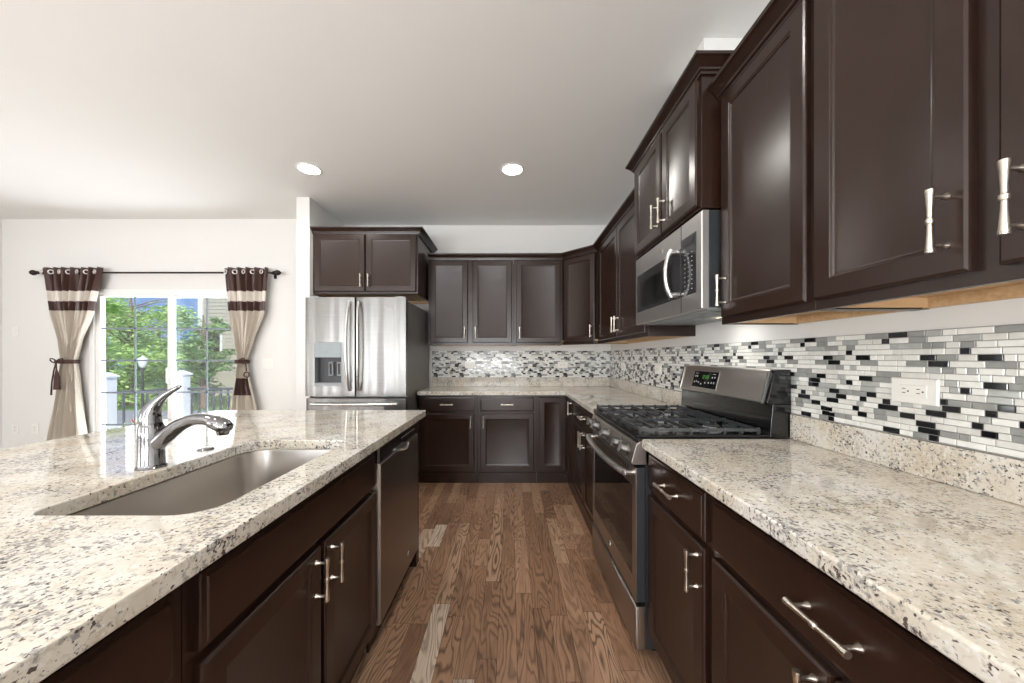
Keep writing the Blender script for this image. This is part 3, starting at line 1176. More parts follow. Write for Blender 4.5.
mb.rings(rings[8:], cap0=True, cap1=False)
mb.rings([rings[12], rings[0]], cap0=False, cap1=False)
mb.build('basin', M_SINK, t, ang=50)
m = MB()
m.lathe([(0.056, 0.0), (0.056, 0.003), (0.045, 0.004), (0.042, 0.001), (0.0005, 0.0005)], (0, 0, -0.2078), 'z', 28)
m.build('drain', M_CHROME, t)

# faucet
t = thing('faucet', 'chrome single-lever pull-out kitchen faucet standing behind the sink', 'faucet', (-1.098, 1.055, CT))
m = MB()
m.lathe([(0.036, 0.0), (0.036, 0.004), (0.033, 0.008), (0.0315, 0.012), (0.031, 0.09), (0.030, 0.125), (0.0265, 0.135), (0.0005, 0.136)], seg=32)
m.build('body', M_CHROME, t)
m = MB()   # arched spout with pull-out head
sp = [(0.008, 0, 0.062), (0.030, 0, 0.084), (0.058, 0, 0.108), (0.088, 0, 0.130), (0.118, 0, 0.143), (0.143, 0, 0.148), (0.168, 0, 0.146), (0.184, 0, 0.141)]
m.tube(sp, [0.022, 0.0235, 0.0225, 0.020, 0.018, 0.0172, 0.017, 0.0172], 18, up=(0, 1, 0))
so = m.build('spout', M_CHROME, t, ang=60)
m = MB()
hd = [(0.183, 0, 0.1415), (0.187, 0, 0.140), (0.204, 0, 0.134), (0.222, 0, 0.125), (0.234, 0, 0.117), (0.237, 0, 0.114)]
m.tube(hd, [0.0178, 0.0205, 0.0225, 0.0225, 0.019, 0.012], 18, up=(0, 1, 0))
m.lathe([(0.0005, -0.022), (0.015, -0.022), (0.017, -0.012), (0.018, 0.0)], (0.219, 0, 0.122), 'z', 18)
m.build('spray_head', M_CHROME, so, ang=50)
m = MB()   # lever: thick dome sweeping up to a thin tip
lv = [(-0.002, 0, 0.134), (-0.004, 0, 0.152), (0.000, 0, 0.172), (0.010, 0, 0.190), (0.026, 0, 0.207), (0.046, 0, 0.224), (0.066, 0, 0.236), (0.084, 0, 0.246), (0.090, 0, 0.248)]
m.tube(lv, [0.0265, 0.0265, 0.0235, 0.018, 0.013, 0.0095, 0.0075, 0.006, 0.003], 18, up=(0, 1, 0))
m.build('lever', M_CHROME, t, ang=60)

m = MB()
m.lathe([(0.025, 0.0), (0.025, 0.003), (0.022, 0.006), (0.006, 0.0085), (0.0005, 0.0087)], seg=28)
tag(m.build('hole_cover', M_CHROME, None, (-1.111, 1.257, CT)), 'small round chrome hole cover beside the faucet', 'hole cover')

# ------------------------------------------------------------------ refrigerator
FX0, FX1, FY = -1.825, -0.935, 3.07
t = thing('refrigerator', 'stainless french-door refrigerator with ice dispenser left of the base cabinets', 'refrigerator', ((FX0 + FX1) / 2, FY, 0))
hw = (FX1 - FX0) / 2
B(-hw + 0.006, hw - 0.004, 0.085, 0.90, 0.03, 1.765).build('cabinet_body', M_FSIDE, t, bevel=0.004)
sub(t.children[0], 'dark grey side casing')


def bowed(x0, x1, z0, z1, bow=0.010, d=0.075, n=10):
    """panel with a gently bowed front in plan, rounded vertical edges"""
    poly = [(x1, d), (x0, d)]
    for k in range(n + 1):
        u = k / n
        e = 0.012 * (max(0, 1 - u * n / 1.0) ** 2 + max(0, 1 - (1 - u) * n / 1.0) ** 2)
        poly.append((x0 + (x1 - x0) * u, -bow * 4 * u * (1 - u) + e))
    m = MB()
    m.prism(poly, z0, z1)
    return m


sx = -1.385 - (FX0 + FX1) / 2
# left door, with a real opening for the dispenser
dx0, dx1, dz0, dz1 = -1.748 - (FX0 + FX1) / 2, -1.491 - (FX0 + FX1) / 2, 0.996, 1.383
m = MB()
x0, x1 = -hw, sx - 0.003
for (a, b, c, d) in ((x0, dx0, 0.905, 1.785), (dx1, x1, 0.905, 1.785), (dx0, dx1, dz1, 1.785), (dx0, dx1, 0.905, dz0)):
    f = lambda xx: -0.010 * 4 * ((xx - x0) / (x1 - x0)) * (1 - (xx - x0) / (x1 - x0))
    nn = 8
    poly = [(b, 0.075), (a, 0.075)] + [(a + (b - a) * k / nn, f(a + (b - a) * k / nn)) for k in range(nn + 1)]
    m.prism(poly, c, d)
ld = m.build('door_left', M_FRIDGE, t, ang=30)
ld.name = 'door'
disp = MB()
disp.box(dx0, dx1, 0.062, 0.074, dz0, dz1)
disp.box(dx0, dx0 + 0.012, -0.008, 0.062, dz0, dz1)
disp.box(dx1 - 0.012, dx1, -0.008, 0.062, dz0, dz1)
disp.box(dx0 + 0.012, dx1 - 0.012, -0.008, 0.062, dz0, dz0 + 0.028)
do = disp.build('dispenser', M_GREYPL, t, bevel=0.002)
sub(do, 'grey ice and water dispenser recess')
B(dx0 + 0.0125, dx1 - 0.0125, -0.009, 0.061, 1.25, dz1 - 0.001).build('display', plain('display_blue_grey', (158, 166, 170), 0.12), do, bevel=0.002)
m = MB()
m.box(dx0 + 0.0125, dx1 - 0.0125, 0.052, 0.0615, dz0 + 0.0285, 1.2495)
m.build('recess_back', M_DKGREY, do, smooth=False)
for k in (0.115, 0.190):
    m = MB()
    m.nested(0.040, 0.125, [(0, 0.0515), (0, 0.030), (0.005, 0.024)], x0=dx0 + k, z0=1.085)
    pd = m.build('paddle', M_GREYPL, do)
    B(dx0 + k + 0.010, dx0 + k + 0.030, 0.021, 0.0238, 1.098, 1.198).build('paddle_pad', M_BLACK, do, smooth=False)
m = bowed(sx + 0.003, hw, 0.905, 1.785)
rd = m.build('door', M_FRIDGE, t, ang=30)
# faint maker's mark on the right door: a thin oval with a bar
m = MB()
cxm = -1.095 - (FX0 + FX1) / 2
m.tube([(cxm + 0.035 * cos(a * pi / 12), -0.0088, 1.700 + 0.007 * sin(a * pi / 12)) for a in range(25)], 0.0012, 6)
m.box(cxm - 0.026, cxm + 0.026, -0.0100, -0.0085, 1.7005, 1.7025)
m.build('maker_mark', M_GREYPL, rd, smooth=False)
m = bowed(-hw, hw, 0.065, 0.885, 0.012)
fd = m.build('freezer_drawer', M_FRIDGE, t, ang=30)
for (hxx) in (sx - 0.052, sx + 0.052):
    m = MB()
    pts = [(hxx + (0.012 if hxx < sx else -0.012) * (1 - sin(pi * k / 14)), -0.018 - 0.044 * sin(pi * k / 14) ** 0.6, 0.955 + (1.745 - 0.955) * k / 14) for k in range(15)]
    m.tube(pts, 0.015, 12, flat=0.75)
    m.lathe([(0.012, 0.0), (0.012, -0.022)], (pts[0][0], 0.0, 0.965), 'y', 12)
    m.lathe([(0.012, 0.0), (0.012, -0.022)], (pts[-1][0], 0.0, 1.735), 'y', 12)
    m.build('handle', M_BRIGHT, t, ang=60)
m = MB()
pts = [(-hw + 0.065 + (2 * hw - 0.13) * k / 14, -0.030 - 0.030 * sin(pi * k / 14) ** 0.6, 0.838) for k in range(15)]
m.tube(pts, 0.016, 12, flat=0.8)
for e in (0, 14):
    m.lathe([(0.012, 0.0), (0.012, -0.03)], (pts[e][0] + (0.01 if e == 0 else -0.01), 0.0, 0.838), 'y', 12)
m.build('handle', M_BRIGHT, fd, ang=60)
for (a, b) in ((-hw + 0.02, -hw + 0.10), (hw - 0.10, hw - 0.02)):
    B(a, b, 0.03, 0.16, 1.7855, 1.800).build('hinge_cover', M_GREYPL, t, bevel=0.003)
for (a, b) in ((-hw + 0.05, 0.15), (hw - 0.05, 0.15), (-hw + 0.05, 0.82), (hw - 0.05, 0.82)):
    MB().lathe([(0.02, 0.0), (0.02, 0.028), (0.012, 0.03)], (a, b, 0), 'z', 14).build('foot', M_BLACK, t)
B(-hw + 0.02, hw - 0.02, 0.04, 0.06, 0.010, 0.064).build('toe_grille', M_DKGREY, t, smooth=False)

# ------------------------------------------------------------------ gas range  (local: x 0..0.755 towards camera, y negative out of the wall)
RGW = YF - YN - 0.004
t = thing('gas_range', 'freestanding stainless gas range with black grates between the right countertops', 'range', (XW, YF - 0.002, 0), RW)
m = MB()
m.box(0, RGW, -0.615, -0.012, 0.04, 0.895)
m.build('body', M_DKGREY, t, bevel=0.002)
for (a, b) in ((0.06, -0.08), (RGW - 0.06, -0.08), (0.06, -0.56), (RGW - 0.06, -0.56)):
    MB().lathe([(0.02, 0.0), (0.02, 0.03), (0.012, 0.042)], (a, b, 0), 'z', 14).build('foot', M_BLACK, t)
m = MB()
m.nested(RGW - 0.006, 0.178, [(0, -0.616), (0, -0.648), (0.004, -0.657), (0.010, -0.660)], x0=0.003, z0=0.036)
m.build('storage_drawer', M_STEEL2, t, ang=40)
# oven door
m = MB()
zd0, zd1 = 0.232, 0.790
m.nested(RGW - 0.006, zd1 - zd0, [(0, -0.616), (0, -0.650)], x0=0.003, z0=zd0)
od = m.build('oven_door', M_DKGREY, t, bevel=0.002)
m = MB()
m.box(0.003, RGW - 0.003, -0.656, -0.6503, zd0, zd0 + 0.088)
m.box(0.003, 0.045, -0.656, -0.6503, zd0 + 0.088, zd1 - 0.085)
m.box(RGW - 0.045, RGW - 0.003, -0.656, -0.6503, zd0 + 0.088, zd1 - 0.085)
m.box(0.003, RGW - 0.003, -0.656, -0.6503, zd1 - 0.085, zd1)
m.build('door_trim', M_STEEL2, od, bevel=0.0015)
B(0.0455, RGW - 0.0455, -0.6545, -0.6503, zd0 + 0.0885, zd1 - 0.0855).build('oven_window', M_BGLASS, od, smooth=False)
m = MB()
for k in range(20):
    xx = 0.10 + k * (RGW - 0.2) / 19
    m.box(xx - 0.010, xx + 0.010, -0.6568, -0.6555, zd1 - 0.030, zd1 - 0.012)
m.build('vent_slots', M_SLOT, od, smooth=False)
m = MB()
pts = [(0.035 + (RGW - 0.07) * k / 16, -0.690 - 0.028 * sin(pi * k / 16) ** 0.7, zd1 - 0.028) for k in range(17)]
m.tube(pts, 0.0155, 12, flat=0.85)
for e in (0, 16):
    m.tube([(pts[e][0] + (0.008 if e == 0 else -0.008), -0.655, zd1 - 0.028), (pts[e][0] + (0.006 if e == 0 else -0.006), -0.69, zd1 - 0.028)], 0.014, 12)
m.build('handle', M_BRIGHT, od, ang=60)
ob = badge(od, (RGW * 0.5, -0.656, zd0 + 0.045), 0.015, 'y')
# control panel: sloping fascia with end caps
m = MB()
prof = [(-0.60, 0.805), (-0.668, 0.805), (-0.676, 0.812), (-0.652, 0.892), (-0.640, 0.900), (-0.60, 0.900)]
m.prism(prof, 0.0, RGW, 'x')
cp = m.build('control_panel', M_STEEL2, t, bevel=0.002)
kn = (0.075, 0.175, 0.375, 0.575, 0.675)
for kx in kn:
    m = MB()
    m.lathe([(0.030, 0.0), (0.030, -0.004), (0.026, -0.006), (0.0235, -0.010), (0.021, -0.030), (0.018, -0.034), (0.0005, -0.034)], (0, 0, 0), 'y', 24)
    m.box(-0.005, 0.005, -0.043, -0.030, -0.021, 0.021)
    ko = m.build('knob', M_KNOB, cp, (kx, -0.6655, 0.850), (R(-17), 0, 0), ang=40)
# cooktop
m = MB()
m.box(0.0, RGW, -0.652, -0.10, 0.9005, 0.917)
ck = m.build('cooktop', M_BLACK, t, bevel=0.006)
m = MB()
m.box(0.001, RGW - 0.001, -0.651, -0.637, 0.9172, 0.928)
m.box(0.001, 0.016, -0.6365, -0.101, 0.9172, 0.928)
m.box(RGW - 0.016, RGW - 0.001, -0.6365, -0.101, 0.9172, 0.928)
m.build('raised_rim', M_BLACK, ck, bevel=0.003)
m = MB()
bpos = [(0.175, -0.50, 0.050), (0.175, -0.24, 0.038), (RGW - 0.175, -0.50, 0.044), (RGW - 0.175, -0.24, 0.036), (RGW / 2, -0.37, 0.048)]
for bx, by, br in bpos:
    m = MB()
    m.lathe([(br + 0.02, 0.917), (br + 0.018, 0.920), (br + 0.004, 0.922), (br, 0.930), (br * 0.98, 0.9305), (0.0005, 0.9305)], (bx, by, 0), 'z', 28)
    bo = m.build('burner', M_GREYPL, ck)
    m = MB()
    m.lathe([(br * 0.9, 0.9307), (br * 0.92, 0.936), (br * 0.84, 0.940), (0.0005, 0.941)], (bx, by, 0), 'z', 28)
    m.build('burner_cap', M_IRON, bo)


def bar(m, a, b, w=0.0095, z0=0.943, z1=0.957):
    a, b = Vector((a[0], a[1])), Vector((b[0], b[1]))
    d = (b - a).normalized()
    n = Vector((-d.y, d.x)) * (w / 2)
    n2 = n * 0.7
    q = lambda p, k, z: (p.x + k.x, p.y + k.y, z)
    m.rings([[q(a, -n, z0), q(a, n, z0), q(a, n2, z1), q(a, -n2, z1)], [q(b, -n, z0), q(b, n, z0), q(b, n2, z1), q(b, -n2, z1)]])


gw = (RGW - 0.05) / 3
for k in range(3):
    gx0, gx1 = 0.025 + gw * k + 0.002, 0.025 + gw * (k + 1) - 0.002
    gy0, gy1 = -0.630, -0.130
    m = MB()
    mx = (gx0 + gx1) / 2
    for x in (gx0, gx1):
        bar(m, (x, gy0), (x, gy1), 0.009, 0.938, 0.951)
    bar(m, (mx, gy0), (mx, gy0 + 0.055), 0.008, 0.938, 0.951)
    bar(m, (mx, gy1 - 0.055), (mx, gy1), 0.008, 0.938, 0.951)
    bcs = [-0.50, -0.24] if k != 1 else [-0.37]
    for q in range(8):
        y = gy0 + (gy1 - gy0) * q / 7
        near = min(abs(y - c) for c in bcs)
        if near < 0.05 and 0 < q < 7:
            c = min(bcs, key=lambda c_: abs(y - c_))
            for e, sg in ((gx0, -1), (gx1, 1)):      # fingers reaching towards the burner
                bar(m, (e, y), (mx + sg * 0.075, y), 0.008, 0.938, 0.951)
                bar(m, (mx + sg * 0.075, y), (mx + sg * 0.026, c + (y - c) * 0.35), 0.008, 0.939, 0.9515)
        else:
            bar(m, (gx0, y), (gx1, y), 0.008, 0.938, 0.951)
        for e in (gx0, gx1):                          # feet under each bar end, raised tips
            m.rings([[(e - h, y - h, z), (e + h, y - h, z), (e + h, y + h, z), (e - h, y + h, z)] for h, z in ((0.0045, 0.9172), (0.0055, 0.928), (0.0060, 0.943), (0.0045, 0.955))])
    m.build('grate', M_IRON, ck, ang=30)
# backguard
m = MB()
m.prism([(-0.012, 0.9175), (-0.100, 0.9175), (-0.088, 1.055), (-0.012, 1.055)], 0.0, RGW, 'x')
bgd = m.build('backguard', M_BLACK, t, bevel=0.002)
m = MB()
m.prism([(-0.012, 1.0555), (-0.112, 1.0555), (-0.116, 1.062), (-0.085, 1.192), (-0.078, 1.200), (-0.012, 1.200)], 0.026, RGW - 0.026, 'x')
pnl = m.build('backguard_panel', M_STEEL, t, bevel=0.003)
for (a, b) in ((0.0, 0.0255), (RGW - 0.0255, RGW)):
    m = MB()
    m.prism([(-0.012, 1.0555), (-0.108, 1.0555), (-0.112, 1.062), (-0.080, 1.190), (-0.074, 1.199), (-0.012, 1.199)], a, b, 'x')
    m.build('end_cap', M_BLACK, pnl, bevel=0.003)
m = MB()
for (a) in (RGW - 0.0325, 0.026):
    m.prism([(-0.1165, 1.0555), (-0.1185, 1.062), (-0.0875, 1.192), (-0.0845, 1.190), (-0.1135, 1.0555)], a, a + 0.0065, 'x')
m.build('bright_edge', M_BRIGHT, pnl, smooth=False)
# clock display lies on the sloping panel face
nrm = Vector((0, -(1.192 - 1.062), -(0.116 - 0.085))).normalized()
tl = math.atan2(0.116 - 0.085, 1.192 - 1.062)
dsp = MB().nested(0.235, 0.092, [(0, 0.004), (0, -0.001), (0.002, -0.002)], x0=-0.1175, z0=-0.046).build(
    'clock_display', M_BGLASS, pnl, (0.275, -0.1005, 1.127), (R(0) - tl * 1.0, 0, 0), smooth=False)
m = MB()
m.nested(0.243, 0.100, [(0, 0.003), (0, -0.0005), (0.001, -0.001)], x0=-0.1215, z0=-0.050)
m.build('display_bezel', M_BRIGHT, dsp, smooth=False)
m = MB()
segs = {'1': 'bc', '2': 'abged', '0': 'abcdef'}


def digit(m, ch, x, z, w=0.011, h=0.021):
    tt = 0.0022
    for c in segs[ch]:
        if c == 'a':
            m.box(x, x + w, -0.0028, -0.0021, z + h - tt, z + h)
        if c == 'g':
            m.box(x, x + w, -0.0028, -0.0021, z + h / 2 - tt / 2, z + h / 2 + tt / 2)
        if c == 'd':
            m.box(x, x + w, -0.0028, -0.0021, z, z + tt)
        if c == 'b':
            m.box(x + w - tt, x + w, -0.0028, -0.0021, z + h / 2, z + h)
        if c == 'c':
            m.box(x + w - tt, x + w, -0.0028, -0.0021, z, z + h / 2)
        if c == 'f':
            m.box(x, x + tt, -0.0028, -0.0021, z + h / 2, z + h)
        if c == 'e':
            m.box(x, x + tt, -0.0028, -0.0021, z, z + h / 2)


for ch, xx in (('1', -0.030), ('2', -0.013), ('0', 0.008), ('0', 0.024)):
    digit(m, ch, xx, 0.004)
m.build('digits', M_GREEN, dsp, smooth=False)
m = MB()
for (xx, zz) in ((-0.098, 0.012), (-0.080, 0.012), (-0.100, -0.022), (-0.080, -0.018), (-0.058, -0.022), (-0.030, -0.030), (0.008, -0.022),
                 (0.040, -0.020), (0.066, -0.018), (0.088, -0.018), (0.066, 0.010), (0.088, 0.012)):
    B(xx, xx + 0.008, -0.0028, -0.0021, zz, zz + 0.009).build('printed_key', M_MARK, dsp, smooth=False)
for xx in (-0.1, 0.068):
    B(xx, xx + 0.03, -0.0028, -0.0021, 0.032, 0.0345).build('printed_key', M_MARK, dsp, smooth=False)

# ------------------------------------------------------------------ microwave
t = thing('microwave', 'stainless over-the-range microwave with bowed vertical handle', 'microwave', (XW, YF - 0.003, 1.45), RW)
MW = YF - YN - 0.006
MD = XW - 0.793
MH = 0.412
B(0, MW, -MD + 0.03, -0.004, 0.012, MH).build('case', M_DKGREY, t, bevel=0.002)
sub(t.children[0], 'dark grey metal case')
m = MB()
m.nested(MW, MH - 0.004, [(0, -MD + 0.029), (0, -MD + 0.004), (0.004, -MD)], x0=0, z0=0.004)
ft = m.build('front_panel', M_MWSTEEL, t, ang=40)
B(0.030, 0.578, -MD - 0.002, -MD + 0.001, 0.078, 0.305).build('door_window', M_SMOKE, ft, bevel=0.001)
B(0.085, 0.50, -MD - 0.0028, -MD - 0.0015, 0.098, 0.255).build('window_screen', M_BGLASS, ft, smooth=False)
pc = B(0.586, 0.712, -MD - 0.002, -MD + 0.001, 0.078, 0.340).build('keypad', M_SMOKE, ft, bevel=0.001)
for c in range(3):
    m = MB()
    for q in range(9):
        m.box(0.614 + c * 0.030, 0.624 + c * 0.030, -MD - 0.0026, -MD - 0.0015, 0.100 + q * 0.020, 0.1035 + q * 0.020)
    m.build('printed_legend', M_GREYPL, pc, smooth=False)
B(0.605, 0.695, -MD - 0.0026, -MD - 0.0015, 0.295, 0.325).build('clock_window', M_BGLASS, pc, smooth=False)
B(0.5805, 0.5835, -MD - 0.0012, -MD + 0.001, 0.006, MH - 0.003).build('door_seam', M_SLOT, ft, smooth=False)
m = MB()
pts = [(0.545, -MD - 0.030 - 0.028 * sin(pi * k / 12) ** 0.8, 0.085 + 0.225 * k / 12) for k in range(13)]
m.tube(pts, 0.012, 12, up=(0, 1, 0), flat=0.8)
for e in (0, 12):
    m.lathe([(0.013, 0.0), (0.013, -0.032)], (0.545, -MD, pts[e][2] + (0.012 if e == 0 else -0.012)), 'y', 12)
m.build('handle', M_BRIGHT, ft, ang=60)
badge(ft, (0.375, -MD, 0.355), 0.014, 'y')
# underside: vent filter and cooktop lamp
m = MB()
m.box(0.02, MW - 0.02, -MD + 0.035, -0.02, 0.002, 0.0115)
us = m.build('underside_plate', M_GREYPL, t, smooth=False)
for (a, b) in ((0.06, 0.30), (0.42, 0.68)):
    m = MB()
    for k in range(12):
        yy = -MD + 0.08 + k * 0.014
        m.box(a, b, yy, yy + 0.009, -0.002, 0.0018)
    m.build('vent_filter', M_GREYPL, us, smooth=False)
B(0.42, 0.52, -0.18, -0.12, 0.0, 0.0018).build('cooktop_lamp', M_WLIGHT, us, smooth=False)
light('cooktop_lamp_light', 'AREA', (XW - 0.15, YF - 0.003 - 0.47, 1.444), (0, 0, 0), 0.55, (1.0, 0.98, 0.94), shape='RECTANGLE', size=0.08, size_y=0.12)

# ------------------------------------------------------------------ curtains and rod
RODY, RODZ = 3.79, 2.182
t = thing('curtain_rod', 'dark bronze curtain rod with knob ends above the patio door', 'curtain rod', (-3.90, RODY, RODZ))
m = MB()
m.tube([(-1.29, 0, 0), (1.29, 0, 0)], 0.0095, 14)
m.build('pole', M_BRONZE, t)
for s in (-1, 1):
    m = MB()
    m.lathe([(0.010, 0.0), (0.018, 0.004), (0.018, 0.010), (0.011, 0.014), (0.016, 0.022), (0.028, 0.042), (0.030, 0.055), (0.022, 0.074), (0.008, 0.088), (0.0005, 0.09)], (0, 0, 0), 'x', 18)
    m.build('finial', M_BRONZE, t, (s * 1.29, 0, 0), (0, 0, 0 if s > 0 else pi))
    m = MB()
    m.box(s * 1.265 - 0.008, s * 1.265 + 0.008, 0.0, YD - RODY - 0.004, -0.012, 0.0)
    m.box(s * 1.265 - 0.015, s * 1.265 + 0.015, YD - RODY - 0.006, YD - RODY - 0.001, -0.05, 0.04)
    m.build('bracket', M_BRONZE, t)


def interp(tab, z):
    for (za, a), (zb, b) in zip(tab, tab[1:]):
        if za <= z <= zb:
            u = (z - za) / (zb - za)
            u = 0.7 * u + 0.3 * u * u * (3 - 2 * u)
            return a + (b - a) * u
    return tab[-1][1] if z > tab[-1][0] else tab[0][1]


def curtain(label, left, right, folds, mat, grom, tie_x, tassel):
    """left/right: tables (height, x) of the two outer edges"""
    ox = (left[-1][1] + right[-1][1]) / 2
    t = thing('curtain', label, 'curtain', (ox, RODY, 0), group='striped curtains on the rod')
    nu, nv = folds * 14, 64
    z0, z1 = 0.012, 2.235
    vs, fs, uvs = [], [], []
    for j in range(nv + 1):
        z = z0 + (z1 - z0) * j / nv
        xl, xr = interp(left, z), interp(right, z)
        wdt = xr - xl
        amp = 0.036 * min(1.0, 0.35 + wdt / 0.8)
        for i in range(nu + 1):
            u = i / nu
            ph = 2 * pi * folds * u
            wob = 0.22 * sin(3.1 * z + 5 * u * folds)
            yy = amp * sin(ph + wob) + 0.010 * sin(2.3 * ph + z * 4)
            if z < 1.9:
                yy += 0.012 * (1.9 - z) * sin(1.7 * ph + 2.0)
            xx = xl + wdt * (u + 0.012 * sin(2 * ph) / folds)
            vs.append((xx - ox, max(-0.075, min(0.068, yy)), z))
            uvs.append((u, z / 2.4))
    for j in range(nv):
        for i in range(nu):
            a = j * (nu + 1) + i
            fs.append((a, a + 1, a + nu + 2, a + nu + 1))
    mb = MB()
    mb.add(vs, fs)
    o = mb.build('fabric', mat, t, ang=80, fix=False)
    uvl = o.data.uv_layers.new(name='UVMap')
    for lp in o.data.loops:
        uvl.data[lp.index].uv = uvs[lp.vertex_index]
    sol = o.modifiers.new('cloth', 'SOLIDIFY')
    sol.thickness = 0.003
    xl, xr = interp(left, RODZ), interp(right, RODZ)
    for k in range(grom):
        u = (k + 0.5) / grom
        gx = xl + (xr - xl) * u - ox
        m = MB()
        m.torus((0, 0, 0), 0.021, 0.006, 'y', 22, 8)
        m.build('grommet', M_BRIGHT, t, (gx, -0.042 if k % 2 == 0 else -0.036, RODZ), (0, 0, R(25 if k % 2 else -20)))
    # tie-back: band, bow loops and hanging cords
    zt = 1.205
    xl, xr = interp(left, zt) - ox, interp(right, zt) - ox
    cxt, rw = (xl + xr) / 2, (xr - xl) / 2 + 0.008
    m = MB()
    rs = []
    for k in range(28):
        a = 2 * pi * k / 28
        px, py = cxt + rw * cos(a), 0.062 * sin(a)
        rs.append([(px, py, zt - 0.026), (px * 1.0 + 0.003 * cos(a), py + 0.004 * sin(a), zt - 0.01), (px, py, zt + 0.026)])
    mb2 = MB()
    mb2.rings(rs, closed=True)
    m.rings([[(cxt + (rw + g) * cos(2 * pi * k / 28), (0.060 + g) * sin(2 * pi * k / 28), zt + h) for k in range(28)]
             for g, h in ((0, -0.022), (0.006, -0.018), (0.008, 0.0), (0.006, 0.018), (0, 0.022))], cap0=False, cap1=False)
    tb = m.build('tie_back', M_TIE, t, ang=60)
    m = MB()
    kx = tie_x - ox
    for s in ((-1, 1) if tassel else (1,)):
        pts = []
        for k in range(13):
            a = pi * 2 * k / 12
            pts.append((kx + s * 0.034 * (1 - cos(a)), -0.072 + 0.006 * sin(a), zt + 0.022 * sin(a) * s + 0.010 * (1 - cos(a))))
        m.tube(pts, 0.006, 8)
    m.lathe([(0.0005, -0.016), (0.014, -0.010), (0.016, 0), (0.014, 0.010), (0.0005, 0.016)], (kx, -0.072, zt), 'z', 12)
    if tassel:
        m.tube([(kx, -0.074, zt - 0.008), (kx - 0.02, -0.078, zt - 0.10), (kx - 0.04, -0.078, zt - 0.22), (kx - 0.05, -0.076, zt - 0.36)], [0.006, 0.006, 0.006, 0.008], 8)
    if tassel:
        m.tube([(kx, -0.074, zt - 0.008), (kx + 0.012, -0.080, zt - 0.08), (kx + 0.016, -0.082, zt - 0.13), (kx + 0.018, -0.082, zt - 0.16), (kx + 0.020, -0.082, zt - 0.30)],
               [0.006, 0.006, 0.014, 0.020, 0.026], 10)
    else:
        m.tube([(kx, -0.074, zt), (kx + 0.05, -0.078, zt + 0.02), (kx + 0.085, -0.078, zt - 0.02), (kx + 0.095, -0.078, zt - 0.10)], 0.006, 8)
        m.torus((kx + 0.095, -0.078, zt - 0.14), 0.028, 0.006, 'y', 18, 8)
    m.build('tie_bow', M_TIE, tb, ang=60)


M_CUR1 = mat_curtain('curtain_fabric_left', None)
M_CUR2 = mat_curtain('curtain_fabric_right', (0.18, 0.86))
curtain('striped brown and beige tied-back curtain left of the patio door',
        [(0.0, -5.15), (0.40, -5.08), (1.00, -4.965), (1.205, -4.925), (1.42, -4.955), (1.75, -5.06), (2.24, -5.155)],
        [(0.0, -4.61), (0.40, -4.665), (1.00, -4.745), (1.205, -4.775), (1.42, -4.72), (1.75, -4.585), (2.24, -4.46)], 7, M_CUR1, 7, -4.895, True)
curtain('striped brown and beige tied-back curtain right of the patio door',
        [(0.0, -3.20), (0.70, -3.10), (1.05, -3.02), (1.205, -3.000), (1.42, -3.03), (1.75, -3.105), (2.24, -3.150)],
        [(0.0, -2.68), (0.70, -2.78), (1.05, -2.865), (1.205, -2.895), (1.42, -2.82), (1.75, -2.69), (2.24, -2.655)], 5, M_CUR2, 5, -2.935, False)

# ------------------------------------------------------------------ outdoors beyond the patio door
GZ = -0.45
M_PATIO = plain('patio_concrete', (226, 226, 224), 0.8, var=0.05, scale=4)
M_ROAD = plain('asphalt', (150, 150, 158), 0.9, var=0.12, scale=14)
M_GRASS = plain('lawn', (96, 128, 62), 0.9, var=0.3, scale=20)
M_RAIL = plain('dark_rail', (74, 76, 86), 0.5)
M_VINYL = plain('white_vinyl', (236, 236, 236), 0.5, var=0.02)
M_LEAF1 = mat_leaf('leaf_bright', (150, 192, 92), (206, 232, 148))
M_LEAF2 = mat_leaf('leaf_dark', (116, 156, 96), (168, 200, 128))
M_BARK = plain('bark', (128, 108, 90), 0.9, var=0.3, scale=25)
tag(B(-13, -2.1, 3.975, 8.7, GZ - 0.1, GZ).build('patio', M_PATIO, smooth=False), 'pale concrete patio outside the sliding door', 'patio', kind='structure')
tag(B(-26, 1, 8.71, 11.2, GZ - 0.12, GZ - 0.02).build('road', M_ROAD, smooth=False), 'grey road beyond the patio railing', 'road', kind='structure')
tag(B(-45, 8, 11.21, 60, GZ - 0.12, GZ - 0.01).build('lawn', M_GRASS, smooth=False), 'green lawn beyond the road under the trees', 'lawn', kind='structure')


def rail_post(x, y, label, h):
    t = thing('rail_post', label, 'post', (x, y, GZ), group='white railing posts')
    B(-0.10, 0.10, -0.10, 0.10, 0, h).build('post', M_VINYL, t, bevel=0.006)
    m = MB()
    m.rings([[(sx_ * q, sy_ * q, z) for sx_, sy_ in ((-1, -1), (1, -1), (1, 1), (-1, 1))] for q, z in ((0.13, h), (0.13, h + 0.04), (0.11, h + 0.055), (0.03, h + 0.11))])
    m.build('post_cap', M_VINYL, t, bevel=0.004)


def railing(a, b, label):
    a, b = Vector(a), Vector(b)
    L = (b - a).length
    t = thing('railing', label, 'railing', (a.x, a.y, GZ), math.atan2(b.y - a.y, b.x - a.x), group='dark patio railings')
    m = MB()
    m.box(0, L, -0.025, 0.025, 0.93, 0.985)
    m.build('top_rail', M_RAIL, t, bevel=0.004)
    m = MB()
    m.box(0, L, -0.02, 0.02, 0.07, 0.11)
    m.build('bottom_rail', M_RAIL, t, bevel=0.004)
    n = int(L / 0.17)
    for k in range(n):
        xx = (k + 0.5) * L / n
        B(xx - 0.017, xx + 0.017, -0.017, 0.017, 0.1105, 0.9295).build('baluster', M_RAIL, t, smooth=False)


